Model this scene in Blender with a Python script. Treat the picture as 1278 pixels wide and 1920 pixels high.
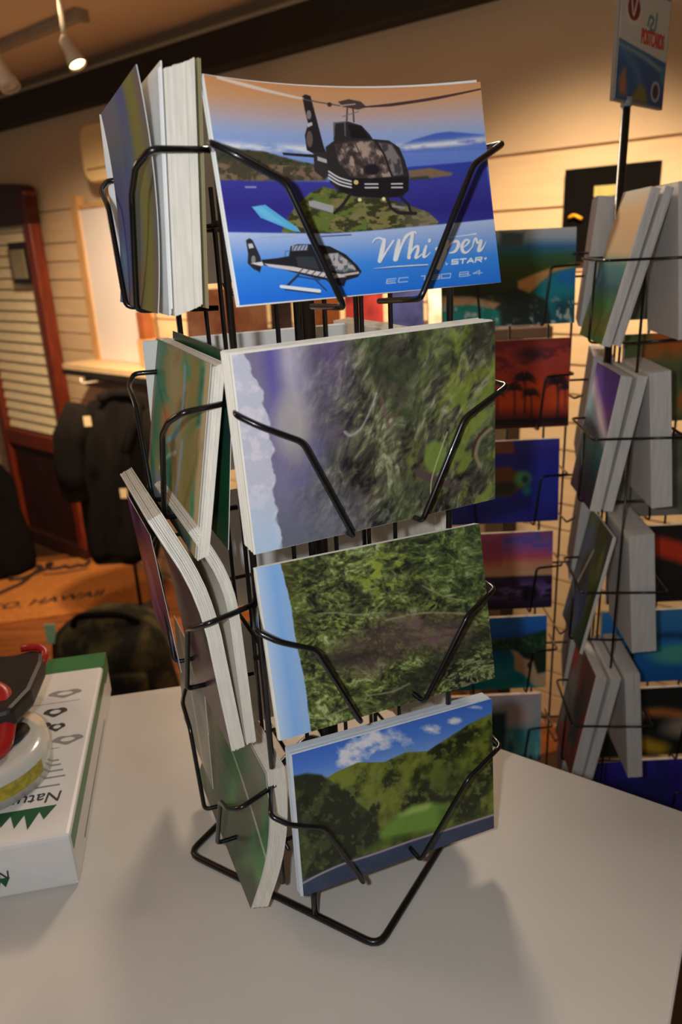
import bpy, bmesh, math, random
import numpy as np
from mathutils import Vector, Matrix
random.seed(7); rng = np.random.RandomState(11)
for o_ in list(bpy.data.objects): bpy.data.objects.remove(o_)
SC = bpy.context.scene; COL = SC.collection

# ------------------------------------------------------------------ camera
FPX = 1398.0; PITCH = 0.3428; ROLL = -0.0477; CAMH = 0.4417        # table top is z = 0, floor is z = -0.95
FLOOR = -0.95
cp, sp, cr, sr = math.cos(PITCH), math.sin(PITCH), math.cos(ROLL), math.sin(ROLL)
FW = np.array([0, cp, -sp]); _u = np.array([0, sp, cp]); _r = np.array([1.0, 0, 0])
RT = cr*_r + sr*_u; UP = -sr*_r + cr*_u; EYE = np.array([0, 0, CAMH])
cd = bpy.data.cameras.new('camera'); cam = bpy.data.objects.new('camera', cd); COL.objects.link(cam)
cd.sensor_fit = 'VERTICAL'; cd.sensor_height = 36.0; cd.lens = FPX/1920*36.0; cd.clip_start = 0.01
cam.matrix_world = Matrix(((RT[0], UP[0], -FW[0], 0), (RT[1], UP[1], -FW[1], 0), (RT[2], UP[2], -FW[2], CAMH), (0, 0, 0, 1)))
cd.dof.use_dof = True; cd.dof.focus_distance = 0.47; cd.dof.aperture_fstop = 9.0
SC.camera = cam
# ------------------------------------------------------------------ light
SC.view_settings.view_transform = 'Standard'; SC.view_settings.look = 'None'
SC.view_settings.exposure = 0.0; SC.view_settings.gamma = 1.0; SC.view_settings.use_curve_mapping = False
w = bpy.data.worlds.new('world'); SC.world = w; w.use_nodes = True
w.node_tree.nodes['Background'].inputs[0].default_value = (1.0, 0.84, 0.68, 1)
w.node_tree.nodes['Background'].inputs[1].default_value = 0.13
def light(name, kind, loc, energy, color, size=0.02, target=None, spot=None, blend=0.6):
    l = bpy.data.lights.new(name, kind); l.energy = energy; l.color = color
    if kind == 'AREA': l.shape = 'DISK'; l.size = size
    else: l.shadow_soft_size = size
    if spot: l.spot_size = spot; l.spot_blend = blend
    ob = bpy.data.objects.new(name, l); COL.objects.link(ob); ob.location = loc
    if target is not None: ob.rotation_euler = (Vector(target)-Vector(loc)).to_track_quat('-Z', 'Y').to_euler()
    return ob
# the camera's own flash, a few centimetres left of the lens
light('camera_flash', 'POINT', EYE + RT*-0.048 + UP*0.012 - FW*0.012, 5.1, (0.93, 0.97, 1.0), 0.009)
# an added warm fill, then the warm ceiling lamps of the shop
WARM = (1.0, 0.74, 0.47)
light('added_fill', 'POINT', (-1.3, 0.9, 0.75), 9, (1.0, 0.76, 0.52), 0.15)  # unseen fill, added to lift the ceiling and walls
light('ceiling_lamp', 'SPOT', (0.05, 1.55, 1.0), 25, (1.0, 0.80, 0.58), 0.10, (-0.03, 0.5, 0.0), math.radians(75))
light('wall_lamp', 'SPOT', (-0.62, 1.95, 1.02), 165, WARM, 0.05, (-0.98, 2.95, -0.02), math.radians(72), 1.0)
light('wall_lamp', 'SPOT', (0.38, 1.15, 1.02), 105, WARM, 0.05, (0.48, 1.95, 0.0), math.radians(74), 1.0)
light('wall_lamp', 'SPOT', (-0.15, 1.5, 1.02), 110, WARM, 0.05, (-0.15, 2.4, -0.02), math.radians(68), 1.0)
light('floor_lamp', 'SPOT', (-0.9, 2.1, 1.02), 40, WARM, 0.05, (-1.1, 2.75, -0.95), math.radians(60), 1.0)

# ------------------------------------------------------------------ helpers
def ray(p): return FW*FPX + RT*(p[0]-639.0) - UP*(p[1]-960.0)
def at_z(p, z):
    d = ray(p); return EYE + d*((z-CAMH)/d[2])
def at_y(p, y):
    d = ray(p); return EYE + d*(y/d[1])
def V(*a): return np.array(a, float)
def lin(c):
    c = np.clip(np.asarray(c, float)/255.0, 0, 1)
    return np.where(c <= 0.04045, c/12.92, ((c+0.055)/1.055)**2.4)
MATS = {}
def mat(name, rgb, rough=0.5, var=0.0, scale=30.0, metal=0.0, stretch=(1, 1, 1), bump=0.0, spec=0.5, coat=0.0, emit=None, rgb2=None, lo=0.35, hi=0.65):
    if name in MATS: return MATS[name]
    m = bpy.data.materials.new(name); m.use_nodes = True; nt = m.node_tree; b = nt.nodes['Principled BSDF']
    c = lin(rgb); b.inputs['Roughness'].default_value = rough; b.inputs['Metallic'].default_value = metal
    b.inputs['Specular IOR Level'].default_value = spec; b.inputs['Coat Weight'].default_value = coat
    tc = nt.nodes.new('ShaderNodeTexCoord'); mp = nt.nodes.new('ShaderNodeMapping'); nz = nt.nodes.new('ShaderNodeTexNoise')
    mp.inputs['Scale'].default_value = stretch; nz.inputs['Scale'].default_value = scale; nz.inputs['Detail'].default_value = 5
    rp = nt.nodes.new('ShaderNodeValToRGB')
    rp.color_ramp.elements[0].position = lo; rp.color_ramp.elements[1].position = hi
    c2 = lin(rgb2) if rgb2 is not None else np.clip(c*(1+var), 0, 1)
    c1 = c if rgb2 is not None else c*(1-var)
    rp.color_ramp.elements[0].color = (*c1, 1); rp.color_ramp.elements[1].color = (*c2, 1)
    nt.links.new(tc.outputs['Object'], mp.inputs[0]); nt.links.new(mp.outputs[0], nz.inputs['Vector'])
    nt.links.new(nz.outputs['Fac'], rp.inputs[0]); nt.links.new(rp.outputs[0], b.inputs['Base Color'])
    if bump:
        bp = nt.nodes.new('ShaderNodeBump'); bp.inputs['Strength'].default_value = bump; bp.inputs['Distance'].default_value = 0.002
        nt.links.new(nz.outputs['Fac'], bp.inputs['Height']); nt.links.new(bp.outputs[0], b.inputs['Normal'])
    if emit:
        b.inputs['Emission Color'].default_value = (*lin(emit[0]), 1); b.inputs['Emission Strength'].default_value = emit[1]
    MATS[name] = m; return m
def print_mat(name, rough=0.28):
    if name in MATS: return MATS[name]
    m = bpy.data.materials.new(name); m.use_nodes = True; nt = m.node_tree; b = nt.nodes['Principled BSDF']
    a = nt.nodes.new('ShaderNodeVertexColor'); a.layer_name = 'ink'
    nz = nt.nodes.new('ShaderNodeTexNoise'); nz.inputs['Scale'].default_value = 900
    tc = nt.nodes.new('ShaderNodeTexCoord'); nt.links.new(tc.outputs['Object'], nz.inputs['Vector'])
    mr = nt.nodes.new('ShaderNodeMapRange'); mr.inputs['To Min'].default_value = 0.92; mr.inputs['To Max'].default_value = 1.08
    mx = nt.nodes.new('ShaderNodeMix'); mx.data_type = 'RGBA'; mx.blend_type = 'MULTIPLY'; mx.inputs['Factor'].default_value = 1
    nt.links.new(nz.outputs['Fac'], mr.inputs['Value']); nt.links.new(a.outputs['Color'], mx.inputs['A']); nt.links.new(mr.outputs[0], mx.inputs['B'])
    nt.links.new(mx.outputs['Result'], b.inputs['Base Color']); b.inputs['Roughness'].default_value = rough
    b.inputs['Specular IOR Level'].default_value = 0.4
    MATS[name] = m; return m
BLACK = mat('black_wire', (10, 10, 12), 0.28, 0.1, spec=0.5, coat=0.3)
PAPER = mat('card_paper', (232, 226, 214), 0.75, 0.05, 400, stretch=(1, 1, 0.15))
PAPERW = mat('card_back_paper', (236, 236, 234), 0.6, 0.02, 60)
GREYINK = mat('grey_ink', (120, 122, 128), 0.7)

def link(name, me, m, parent=None):
    ob = bpy.data.objects.new(name, me); COL.objects.link(ob)
    if m is not None: me.materials.append(m)
    if parent is not None: ob.parent = parent; ob.matrix_parent_inverse = parent.matrix_world.inverted()
    return ob
def tag(ob, label=None, cat=None, group=None, kind=None):
    if label: ob['label'] = label
    if cat: ob['category'] = cat
    if group: ob['group'] = group
    if kind: ob['kind'] = kind
    return ob
def thing(name, loc, label, cat, group=None):
    ob = bpy.data.objects.new(name, None); COL.objects.link(ob); ob.location = loc; ob.empty_display_size = 0.02
    ob.matrix_world = Matrix.Translation(Vector(loc))
    return tag(ob, label, cat, group)
class MB:
    def __init__(s): s.v = []; s.f = []
    def add(s, vs, fs):
        b = len(s.v); s.v += [tuple(float(q) for q in v) for v in vs]; s.f += [tuple(i+b for i in f) for f in fs]; return s
    def box(s, c, size, ax=None):
        ax = ax or (V(1, 0, 0), V(0, 1, 0), V(0, 0, 1)); c = np.asarray(c, float); vs = []
        for i in (-.5, .5):
            for j in (-.5, .5):
                for k in (-.5, .5): vs.append(c + ax[0]*size[0]*i + ax[1]*size[1]*j + ax[2]*size[2]*k)
        return s.add(vs, [(0, 1, 3, 2), (4, 6, 7, 5), (0, 4, 5, 1), (2, 3, 7, 6), (0, 2, 6, 4), (1, 5, 7, 3)])
    def prism(s, pts, z0, z1):
        n = len(pts); vs = [(p[0], p[1], z0) for p in pts] + [(p[0], p[1], z1) for p in pts]
        return s.add(vs, [tuple(range(n))[::-1], tuple(range(n, 2*n))] + [(i, (i+1) % n, n+(i+1) % n, n+i) for i in range(n)])
    def tube(s, pts, r, seg=8, fillet=0.0, closed=False, cap=True):
        P = [np.asarray(p, float) for p in pts]
        if fillet > 0:
            Q = []; n = len(P)
            for i, p in enumerate(P):
                if not closed and i in (0, n-1): Q.append(p); continue
                a, b = P[i-1]-p, P[(i+1) % n]-p; la, lb = np.linalg.norm(a), np.linalg.norm(b); d = min(fillet, la*.45, lb*.45)
                A, B = p+a/la*d, p+b/lb*d
                for t in (0, .25, .5, .75, 1): Q.append((1-t)**2*A + 2*t*(1-t)*p + t*t*B)
            P = Q
        rs = r if isinstance(r, (list, tuple)) else [r]*len(P)
        n = len(P); rings = []; prev = None
        for i in range(n):
            if closed: t = P[(i+1) % n]-P[i-1]
            else: t = P[min(i+1, n-1)]-P[max(i-1, 0)]
            t = t/np.linalg.norm(t)
            if prev is None:
                h = V(0, 0, 1) if abs(t[2]) < .9 else V(1, 0, 0); x = np.cross(t, h)
            else: x = prev - t*(prev@t)
            x = x/np.linalg.norm(x); prev = x; y = np.cross(t, x)
            rings.append([P[i] + (x*math.cos(a)+y*math.sin(a))*rs[i] for a in np.linspace(0, 2*math.pi, seg, endpoint=False)])
        fs = []; m = n if closed else n-1
        for i in range(m):
            j = (i+1) % n
            for k in range(seg): fs.append((i*seg+k, i*seg+(k+1) % seg, j*seg+(k+1) % seg, j*seg+k))
        if cap and not closed: fs += [tuple(range(seg))[::-1], tuple((n-1)*seg+k for k in range(seg))]
        return s.add([q for rg in rings for q in rg], fs)
    def rings(s, R, cap=True, closed=True):
        n = len(R); m = len(R[0]); fs = []
        for i in range(n-1):
            for k in range(m if closed else m-1): fs.append((i*m+k, i*m+(k+1) % m, (i+1)*m+(k+1) % m, (i+1)*m+k))
        if cap: fs += [tuple(range(m))[::-1], tuple((n-1)*m+k for k in range(m))]
        return s.add([q for r in R for q in r], fs)
    def lathe(s, prof, c, ax=None, seg=32, cap=True):
        ax = ax or (V(1, 0, 0), V(0, 1, 0), V(0, 0, 1)); c = np.asarray(c, float)
        return s.rings([[c + (ax[0]*math.cos(a)+ax[1]*math.sin(a))*r + ax[2]*h for a in np.linspace(0, 2*math.pi, seg, endpoint=False)] for r, h in prof], cap)
    def mesh(s, name, smooth=False):
        me = bpy.data.meshes.new(name); me.from_pydata(s.v, [], s.f); me.update()
        bm = bmesh.new(); bm.from_mesh(me); bmesh.ops.recalc_face_normals(bm, faces=bm.faces); bm.to_mesh(me); bm.free()
        if smooth: me.polygons.foreach_set('use_smooth', [True]*len(me.polygons))
        return me
    def build(s, name, m, parent=None, smooth=False, bevel=0.0):
        o = link(name, s.mesh(name, smooth), m, parent)
        if bevel:
            b = o.modifiers.new('bevel', 'BEVEL'); b.width = bevel; b.segments = 2; b.limit_method = 'ANGLE'
        return o
def text_mesh(name, body, size, origin, xdir, ydir, m, parent, depth=0.0002, shear=0.0, sx=1.0, align='LEFT', bold=0.0, label=None):
    cu = bpy.data.curves.new(name, 'FONT'); cu.body = body; cu.size = size; cu.shear = shear; cu.align_x = align; cu.offset = bold; cu.extrude = depth
    to = bpy.data.objects.new(name, cu); COL.objects.link(to); bpy.context.view_layer.update()
    me = bpy.data.meshes.new_from_object(to.evaluated_get(bpy.context.evaluated_depsgraph_get())); bpy.data.objects.remove(to)
    x = np.asarray(xdir, float); x /= np.linalg.norm(x); y = np.asarray(ydir, float); y -= x*(x@y); y /= np.linalg.norm(y); z = np.cross(x, y); o = np.asarray(origin, float)
    co = np.zeros(len(me.vertices)*3); me.vertices.foreach_get('co', co); co = co.reshape(-1, 3)
    co = o + co[:, :1]*sx*x + co[:, 1:2]*y + co[:, 2:3]*z
    me.vertices.foreach_set('co', co.ravel()); me.update(); me.materials.clear()
    ob = link(name, me, m, parent)
    if label: ob['label'] = label
    return ob

# ------------------------------------------------------------------ painter: ink laid on a grid of vertices
def vnoise(X, Y, seed, octv=4):
    out = np.zeros(X.shape); amp = 1.0; tot = 0
    for k in range(octv):
        r = np.random.RandomState(seed*31+k); G = r.rand(64, 64); x = X*2**k; y = Y*2**k
        xi = np.floor(x).astype(int); yi = np.floor(y).astype(int); fx = x-xi; fy = y-yi; fx = fx*fx*(3-2*fx); fy = fy*fy*(3-2*fy)
        g = lambda a, b: G[a % 64, b % 64]
        out += amp*((g(xi, yi)*(1-fx)+g(xi+1, yi)*fx)*(1-fy) + (g(xi, yi+1)*(1-fx)+g(xi+1, yi+1)*fx)*fy); tot += amp; amp *= .55
    return out/tot
class Paint:
    """paints in the coordinates of a traced quad (TL, TR, BR, BL); s runs left to right, t from the bottom up"""
    def __init__(p, nx, ny, quad=None):
        p.nx, p.ny = nx, ny
        s, t = np.meshgrid(np.linspace(0, 1, nx+1), np.linspace(1, 0, ny+1)); p.s, p.t = s, t
        if quad is None: quad = [(0, 0), (1, 0), (1, 1), (0, 1)]
        A = []; B = []
        for (u, v), (x, y) in zip(((0, 0), (1, 0), (1, 1), (0, 1)), quad):
            A += [[u, v, 1, 0, 0, 0, -u*x, -v*x], [0, 0, 0, u, v, 1, -u*y, -v*y]]; B += [x, y]
        h = np.linalg.solve(np.array(A, float), np.array(B, float)); v = 1-t
        d = h[6]*s+h[7]*v+1; p.X = (h[0]*s+h[1]*v+h[2])/d; p.Y = (h[3]*s+h[4]*v+h[5])/d
        p.px = abs(p.X[0, -1]-p.X[0, 0])/nx
        p.C = np.zeros(s.shape+(3,))
    def mix(p, m, c):
        m = np.clip(m, 0, 1)[..., None]; p.C = p.C*(1-m) + np.asarray(c, float)*m; return p
    def grad(p, stops, val=None):
        val = p.Y if val is None else val; ys = [q[0] for q in stops]
        p.C = np.stack([np.interp(val, ys, [q[1][i] for q in stops]) for i in range(3)], -1); return p
    def gmix(p, m, stops, val=None):
        val = p.Y if val is None else val; ys = [q[0] for q in stops]
        return p.mix(m, np.stack([np.interp(val, ys, [q[1][i] for q in stops]) for i in range(3)], -1))
    def pm(p, pts, soft=None):
        soft = soft or p.px; X, Y = p.X, p.Y; ins = np.zeros(X.shape, bool); dist = np.full(X.shape, 1e9); n = len(pts)
        for i in range(n):
            (x0, y0), (x1, y1) = pts[i], pts[(i+1) % n]
            if y0 != y1:
                c = ((y0 > Y) != (y1 > Y)) & (X < (x1-x0)*(Y-y0)/(y1-y0)+x0); ins ^= c
            dist = np.minimum(dist, p._sd(x0, y0, x1, y1)[0])
        return np.clip(np.where(ins, dist, -dist)/(2*soft)+.5, 0, 1)
    def _sd(p, x0, y0, x1, y1):
        dx, dy = x1-x0, y1-y0; L = dx*dx+dy*dy+1e-9
        q = np.clip(((p.X-x0)*dx+(p.Y-y0)*dy)/L, 0, 1); return np.hypot(p.X-x0-q*dx, p.Y-y0-q*dy), q
    def poly(p, pts, c, soft=None, a=1.0): return p.mix(p.pm(pts, soft)*a, c)
    def sm(p, pts, w, soft=None):
        soft = soft or p.px; m = np.zeros(p.X.shape); ws = w if isinstance(w, (list, tuple)) else [w]*len(pts)
        for i in range(len(pts)-1):
            d, q = p._sd(*pts[i], *pts[i+1]); ww = ws[i]*(1-q)+ws[i+1]*q
            m = np.maximum(m, np.clip((ww/2-d)/(2*soft)+.5, 0, 1))
        return m
    def stroke(p, pts, w, c, soft=None, a=1.0): return p.mix(p.sm(pts, w, soft)*a, c)
    def curve(p, pts, w, c, soft=None, a=1.0):
        P = [np.array(q, float) for q in pts]; Q = []
        ws = w if isinstance(w, (list, tuple)) else [w]*len(P); WW = []
        for i in range(len(P)-1):
            a0, a1, a2, a3 = P[max(i-1, 0)], P[i], P[i+1], P[min(i+2, len(P)-1)]
            for t in np.linspace(0, 1, 5, endpoint=False):
                Q.append(.5*((2*a1)+(a2-a0)*t+(2*a0-5*a1+4*a2-a3)*t*t+(3*a1-a0-3*a2+a3)*t**3)); WW.append(ws[i]*(1-t)+ws[i+1]*t)
        Q.append(P[-1]); WW.append(ws[-1]); return p.stroke([tuple(q) for q in Q], WW, c, soft, a)
    def ell(p, cx, cy, rx, ry, c, soft=.1, a=1.0):
        d = np.hypot((p.X-cx)/rx, (p.Y-cy)/ry); return p.mix(np.clip((1-d)/(2*soft)+.5, 0, 1)*a, c)
    def noise(p, fx, fy, seed, o=4, rot=0.0):
        x, y = p.X*math.cos(rot)+p.Y*math.sin(rot), -p.X*math.sin(rot)+p.Y*math.cos(rot)
        return vnoise(x*fx+50, y*fy+50, seed, o)

# ------------------------------------------------------------------ cards
CARD_T = 0.00032
class Frame:
    def __init__(f, O, a, out): f.O = np.asarray(O, float); f.a = np.asarray(a, float); f.out = np.asarray(out, float)
def sheet(f, prof, wid, off, s, t, lat=0.0, bow=None, roll=0.0, dv=0.0):
    """point on a card: prof = (outward, height) polyline from the bottom up, off = layer depth behind the front"""
    P = np.array(prof, float); L = np.r_[0, np.cumsum(np.hypot(*np.diff(P, axis=0).T))]; q = np.asarray(t)*L[-1]
    w_ = np.interp(q, L, P[:, 0]); v_ = np.interp(q, L, P[:, 1])
    e = L[-1]*.06; qa, qb = np.clip(q-e, 0, L[-1]), np.clip(q+e, 0, L[-1])
    tw = np.interp(qb, L, P[:, 0])-np.interp(qa, L, P[:, 0]); tv = np.interp(qb, L, P[:, 1])-np.interp(qa, L, P[:, 1]); l = np.hypot(tw, tv)
    nw, nv = tv/l, -tw/l
    g = -off + (bow(s, t) if bow else 0); w_ = w_+nw*g; v_ = v_+nv*g+dv
    x = (np.asarray(s)-.5)*wid; ca, sa = math.cos(roll), math.sin(roll); vm = P[0, 1]
    xx = x*ca - (v_-vm)*sa; vv = vm + x*sa + (v_-vm)*ca
    return f.O + f.a*(xx+lat)[..., None] + f.out*w_[..., None] + V(0, 0, 1)*vv[..., None]
def smooth_prof(prof, n=9):
    if len(prof) < 3: return prof
    P = np.array(prof, float)
    for _ in range(2):
        Q = [P[0]]
        for i in range(len(P)-1): Q += [P[i]*.75+P[i+1]*.25, P[i]*.25+P[i+1]*.75]
        P = np.array(Q+[P[-1]])
    return P.tolist()
def slab(f, prof, wid, off, th, lat, bow, roll, mb, ns=1, nt=1, dv=0.0):
    s, t = np.meshgrid(np.linspace(0, 1, ns+1), np.linspace(0, 1, nt+1))
    A = sheet(f, prof, wid, off, s, t, lat, bow, roll, dv).reshape(-1, 3); B = sheet(f, prof, wid, off+th, s, t, lat, bow, roll, dv).reshape(-1, 3)
    n = len(A); m = ns+1; fs = []
    for j in range(nt):
        for i in range(ns):
            k = j*m+i; fs += [(k, k+1, k+m+1, k+m), (n+k, n+k+m, n+k+m+1, n+k+1)]
    for i in range(ns):
        k = nt*m+i; fs += [(i, n+i, n+i+1, i+1), (k, k+1, n+k+1, n+k)]
    for j in range(nt):
        k = j*m; k2 = j*m+ns; fs += [(k, k+m, n+k+m, n+k), (k2, n+k2, n+k2+m, k2+m)]
    mb.add(A, fs) if False else mb.add(list(A)+list(B), fs)
def postcard(f, prof, wid, paint, label, lat=0.0, off=0.0, bow=None, roll=0.0, group='picture postcards in the racks', gain=1.0, name='postcard', cat='postcard', rough=0.28, seg=(6, 6)):
    curved = len(prof) > 2; prof = smooth_prof(prof); seg = (seg[0], 48 if curved else seg[1]); mb = MB(); slab(f, prof, wid, off+(0.0002 if curved else 0.00006), CARD_T, lat, bow, roll, mb, *seg)
    body = tag(mb.build(name, PAPERW), label, cat, group)
    s, t = paint.s, paint.t; co = sheet(f, prof, wid, off, s, t, lat, bow, roll).reshape(-1, 3)
    nx, ny = paint.nx, paint.ny; i = np.arange(nx); j = np.arange(ny); J, I = np.meshgrid(j, i, indexing='ij'); k = (J*(nx+1)+I).ravel()
    quads = np.stack([k, k+nx+1, k+nx+2, k+1], -1)
    me = bpy.data.meshes.new('picture'); me.vertices.add(len(co)); me.vertices.foreach_set('co', co.ravel())
    me.loops.add(quads.size); me.loops.foreach_set('vertex_index', quads.ravel()); me.polygons.add(len(quads))
    me.polygons.foreach_set('loop_start', np.arange(0, quads.size, 4)); me.polygons.foreach_set('loop_total', np.full(len(quads), 4)); me.update(calc_edges=True)
    me.polygons.foreach_set('use_smooth', np.ones(len(quads), bool))
    c = lin(paint.C); c = np.clip(c*gain/(1+(gain-1)*c.max(-1, keepdims=True)), 0, 0.9).reshape(-1, 3); at = me.color_attributes.new('ink', 'FLOAT_COLOR', 'POINT')
    at.data.foreach_set('color', np.c_[c, np.ones(len(c))].astype(np.float32).ravel())
    link('picture', me, print_mat('printed_ink_%d' % int(rough*100), rough), body)
    return body
def stack(f, prof, wid, th, label, lat=0.0, off=0.0005, bow=None, roll=0.0, m=None, pitch=0.00042, jit=0.0007, group='stacks of postcards in the racks', rs=3, name='postcard_stack', seg=None, fan=0.0):
    """a pack of cards: every sheet is a slab of its own, laid one behind the other"""
    r = np.random.RandomState(rs); prof = smooth_prof(prof); mb = MB(); n = max(2, int(th/pitch)); ns, nt = seg or ((4 if bow else 1), (1 if len(prof) < 3 else 16))
    for k in range(n):
        slab(f, prof, wid - r.rand()*jit, off+k*pitch, pitch*.86, lat+(r.rand()-.5)*jit, bow, roll+(r.rand()-.5)*.002, mb, ns, nt, dv=(r.rand()-.6)*jit+fan*(k/n-.5))
    me = bpy.data.meshes.new(name); me.from_pydata(mb.v, [], mb.f); me.update()
    return tag(link(name, me, m or PAPER), label, 'postcards', group)

# ================================================================== THE ROOM
WDIR = V(0.7595, -0.6505, 0); WN = V(-0.6505, -0.7595, 0); W0 = V(0, 2.40, 0); ZV = V(0, 0, 1)
def on_wall(p, off=0.0):
    d = ray(p); return EYE + d*(((W0+WN*off-EYE)@WN)/(d@WN))
def ws(p, off=0.0):
    q = on_wall(p, off); return (q-W0)@WDIR, q[2]
def wpt(s, z, off=0.0): return W0 + WDIR*s + WN*off + V(0, 0, z)
WAX = (WDIR, WN, ZV)
CEIL = 1.10
WALLM = mat('wall_paint', (214, 188, 154), 0.7, 0.04, 3)
SLATM = mat('slat_board', (222, 194, 156), 0.55, 0.05, 6, stretch=(1, 1, 8))
DARKB = mat('dark_beam', (26, 20, 18), 0.6, 0.2, 20)
wall = tag(MB().box(wpt(-0.5, (FLOOR+CEIL)/2, -0.05), (7.0, 0.08, CEIL-FLOOR), WAX).build('wall_back', WALLM), kind='structure')
SL = 0.0745; z = 0.505; k = 0
while z-SL > FLOOR:
    MB().box(wpt(-0.5, z-SL/2, -0.004), (7.0, 0.012, SL-0.006), WAX).build('slat', SLATM, wall); z -= SL; k += 1
MB().box(wpt(-0.5, 0.505+0.06, -0.004), (7.0, 0.012, 0.114), WAX).build('slat', SLATM, wall)
MB().box(wpt(-0.5, 0.63+0.175, -0.005), (7.0, 0.010, 0.34), WAX).build('upper_panel', WALLM, wall)
tag(MB().box(wpt(-0.5, 1.012, 0.03), (7.0, 0.09, 0.095), WAX).build('trim_1', DARKB), kind='structure')
tag(MB().prism([(-5, -2.5), (3.5, -2.5), (3.5, 5.5), (-5, 5.5)], CEIL, CEIL+0.05).build('ceiling', mat('ceiling_paint', (226, 198, 168), 0.8, 0.03, 2)), kind='structure')
floor = tag(MB().prism([(-5, -2.5), (3.5, -2.5), (3.5, 5.5), (-5, 5.5)], FLOOR-0.05, FLOOR-0.004).build('floor', mat('floor_underlay', (58, 34, 18), 0.6, 0.2, 8)), kind='structure')
WOODF = mat('floor_wood', (140, 82, 42), 0.4, 0.28, 4, stretch=(1, 9, 1))
fd = V(0.975, 0.222, 0); fs_ = V(-0.222, 0.975, 0)
for i in range(-2, 9):
    for j in range(4):
        c = V(-1.0, 1.9, 0) + fs_*(i*0.19) + fd*(-1.3+j*0.92+(i % 3)*0.3)
        MB().box(c+V(0, 0, FLOOR-0.003), (0.916, 0.186, 0.006), (fd, fs_, ZV)).build('plank', WOODF, floor)

# counter the rack stands on
TABLE = [(-0.62, 0.622), (-0.0782, 0.7214), (0.277, 0.472), (0.1802, 0.3104), (0.02, 0.02), (-0.62, 0.02)]
LAM = mat('counter_laminate', (205, 200, 193), 0.42, 0.02, 14, spec=0.4)
tb = thing('counter', (-0.2, 0.35, FLOOR), 'pale laminate counter with angled corners under the card rack', 'counter')
MB().prism(TABLE, -0.030, 0.0).build('worktop', LAM, tb, bevel=0.0015)
MB().prism([(x_*1.004+0.0, y_*1.004-0.001) for x_, y_ in TABLE], -0.026, -0.004).build('edge_band', mat('edge_band', (60, 46, 36), 0.5, 0.1), tb)
cx_, cy_ = -0.2, 0.38
MB().prism([(cx_+(x_-cx_)*.93, cy_+(y_-cy_)*.93) for x_, y_ in TABLE], FLOOR, -0.030).build('cabinet_body', mat('counter_body', (70, 52, 40), 0.6, 0.1), tb)

# track lights on the ceiling
TRM = mat('track_metal', (150, 138, 124), 0.5, 0.05); 
def on_ceil(p, z=CEIL): return at_z(p, z)
a0, a1 = on_ceil((-80, 112)), on_ceil((150, 18)); td = (a1-a0)/np.linalg.norm(a1-a0); tp = V(-td[1], td[0], 0)
tl = thing('track_light', a1, 'pale ceiling track rail carrying two spotlight heads at upper left', 'track light')
MB().box((a0+a1)/2 + V(0, 0, -0.012), (np.linalg.norm(a1-a0), 0.03, 0.024), (td, tp, ZV)).build('rail', TRM, tl)
MB().box(a1 + V(0, 0, -0.014), (0.02, 0.04, 0.03), (td, tp, ZV)).build('rail_end_cap', TRM, tl)
HEADM = mat('lamp_head', (196, 186, 170), 0.45, 0.03)
def head(px0, px1, depth, lit):
    s0 = EYE + ray(px0)/np.linalg.norm(ray(px0))*depth; s1 = EYE + ray(px1)/np.linalg.norm(ray(px1))*(depth-0.03)
    ax = (s1-s0)/np.linalg.norm(s1-s0); L = np.linalg.norm(s1-s0); x = np.cross(ax, V(1, 0, 0)); x /= np.linalg.norm(x); y = np.cross(ax, x)
    hd = MB().lathe([(0.006, -0.01), (0.014, 0.0), (0.015, L*.5), (0.020, L*.75), (0.022, L), (0.019, L), (0.018, L-0.01)], s0, (x, y, ax), 20).build('lamp_head', HEADM, tl, True)
    MB().tube([s0+V(0, 0, 0.0), s0+V(0.0, 0, 0.03), V(s0[0], s0[1], CEIL-0.02)], 0.006).build('stem', HEADM, tl, True)
    lens = mat('lamp_glow', (255, 225, 170), 0.5, emit=((255, 214, 150), 9.0)) if lit else mat('lamp_off', (190, 180, 165), 0.4)
    MB().lathe([(0.0005, 0), (0.0182, 0.0), (0.0182, 0.004), (0.0005, 0.006)], s0+ax*(L-0.008), (x, y, ax), 20).build('lamp_lens', lens, hd)
    return s1, ax
head((122, 75), (146, 122), 2.1, True); head((-2, 118), (20, 165), 2.05, False)

# tall framed mirror at the far left, its reflection modelled as slats and a picture
fr = thing('framed_mirror', wpt(ws((60, 900), 0.06)[0], FLOOR, 0.06), 'tall red-brown framed mirror by the far wall, its reflection built as pale slats', 'frame')
REDW = mat('red_wood', (112, 42, 22), 0.35, 0.25, 12, stretch=(6, 6, 1)); DKRED = mat('dark_red_wood', (48, 16, 12), 0.5, 0.2, 10)
s1 = ws((88, 600), 0.08)[0]; s0 = s1-0.62; zt = ws((50, 335), 0.08)[1]; zb = ws((100, 822), 0.08)[1]
def fbox(sa, sb, za, zb_, off, dep, m, name, par, bev=0.0): return MB().box(wpt((sa+sb)/2, (za+zb_)/2, off), (abs(sb-sa), dep, abs(zb_-za)), WAX).build(name, m, par, bevel=bev)
fbox(s1-0.055, s1, FLOOR, zt-0.04, 0.06, 0.06, REDW, 'stile', fr, 0.008); fbox(s0, s0+0.055, FLOOR, zt-0.04, 0.06, 0.06, REDW, 'stile', fr, 0.008)
arch = MB(); P = []
for t in np.linspace(0, math.pi, 13): P.append(((s0+s1)/2 - math.cos(t)*(s1-s0)/2, zt-0.06+math.sin(t)**.5*0.06))
R = [[wpt(s_, z_, 0.03), wpt(s_, z_, 0.09), wpt(s_, zt-0.17, 0.09), wpt(s_, zt-0.17, 0.03)] for s_, z_ in P]; arch.rings(R).build('head_rail', DKRED, fr)
fbox(s0, s1, zb-0.075, zb, 0.06, 0.055, REDW, 'bottom_rail', fr, 0.004)
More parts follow.
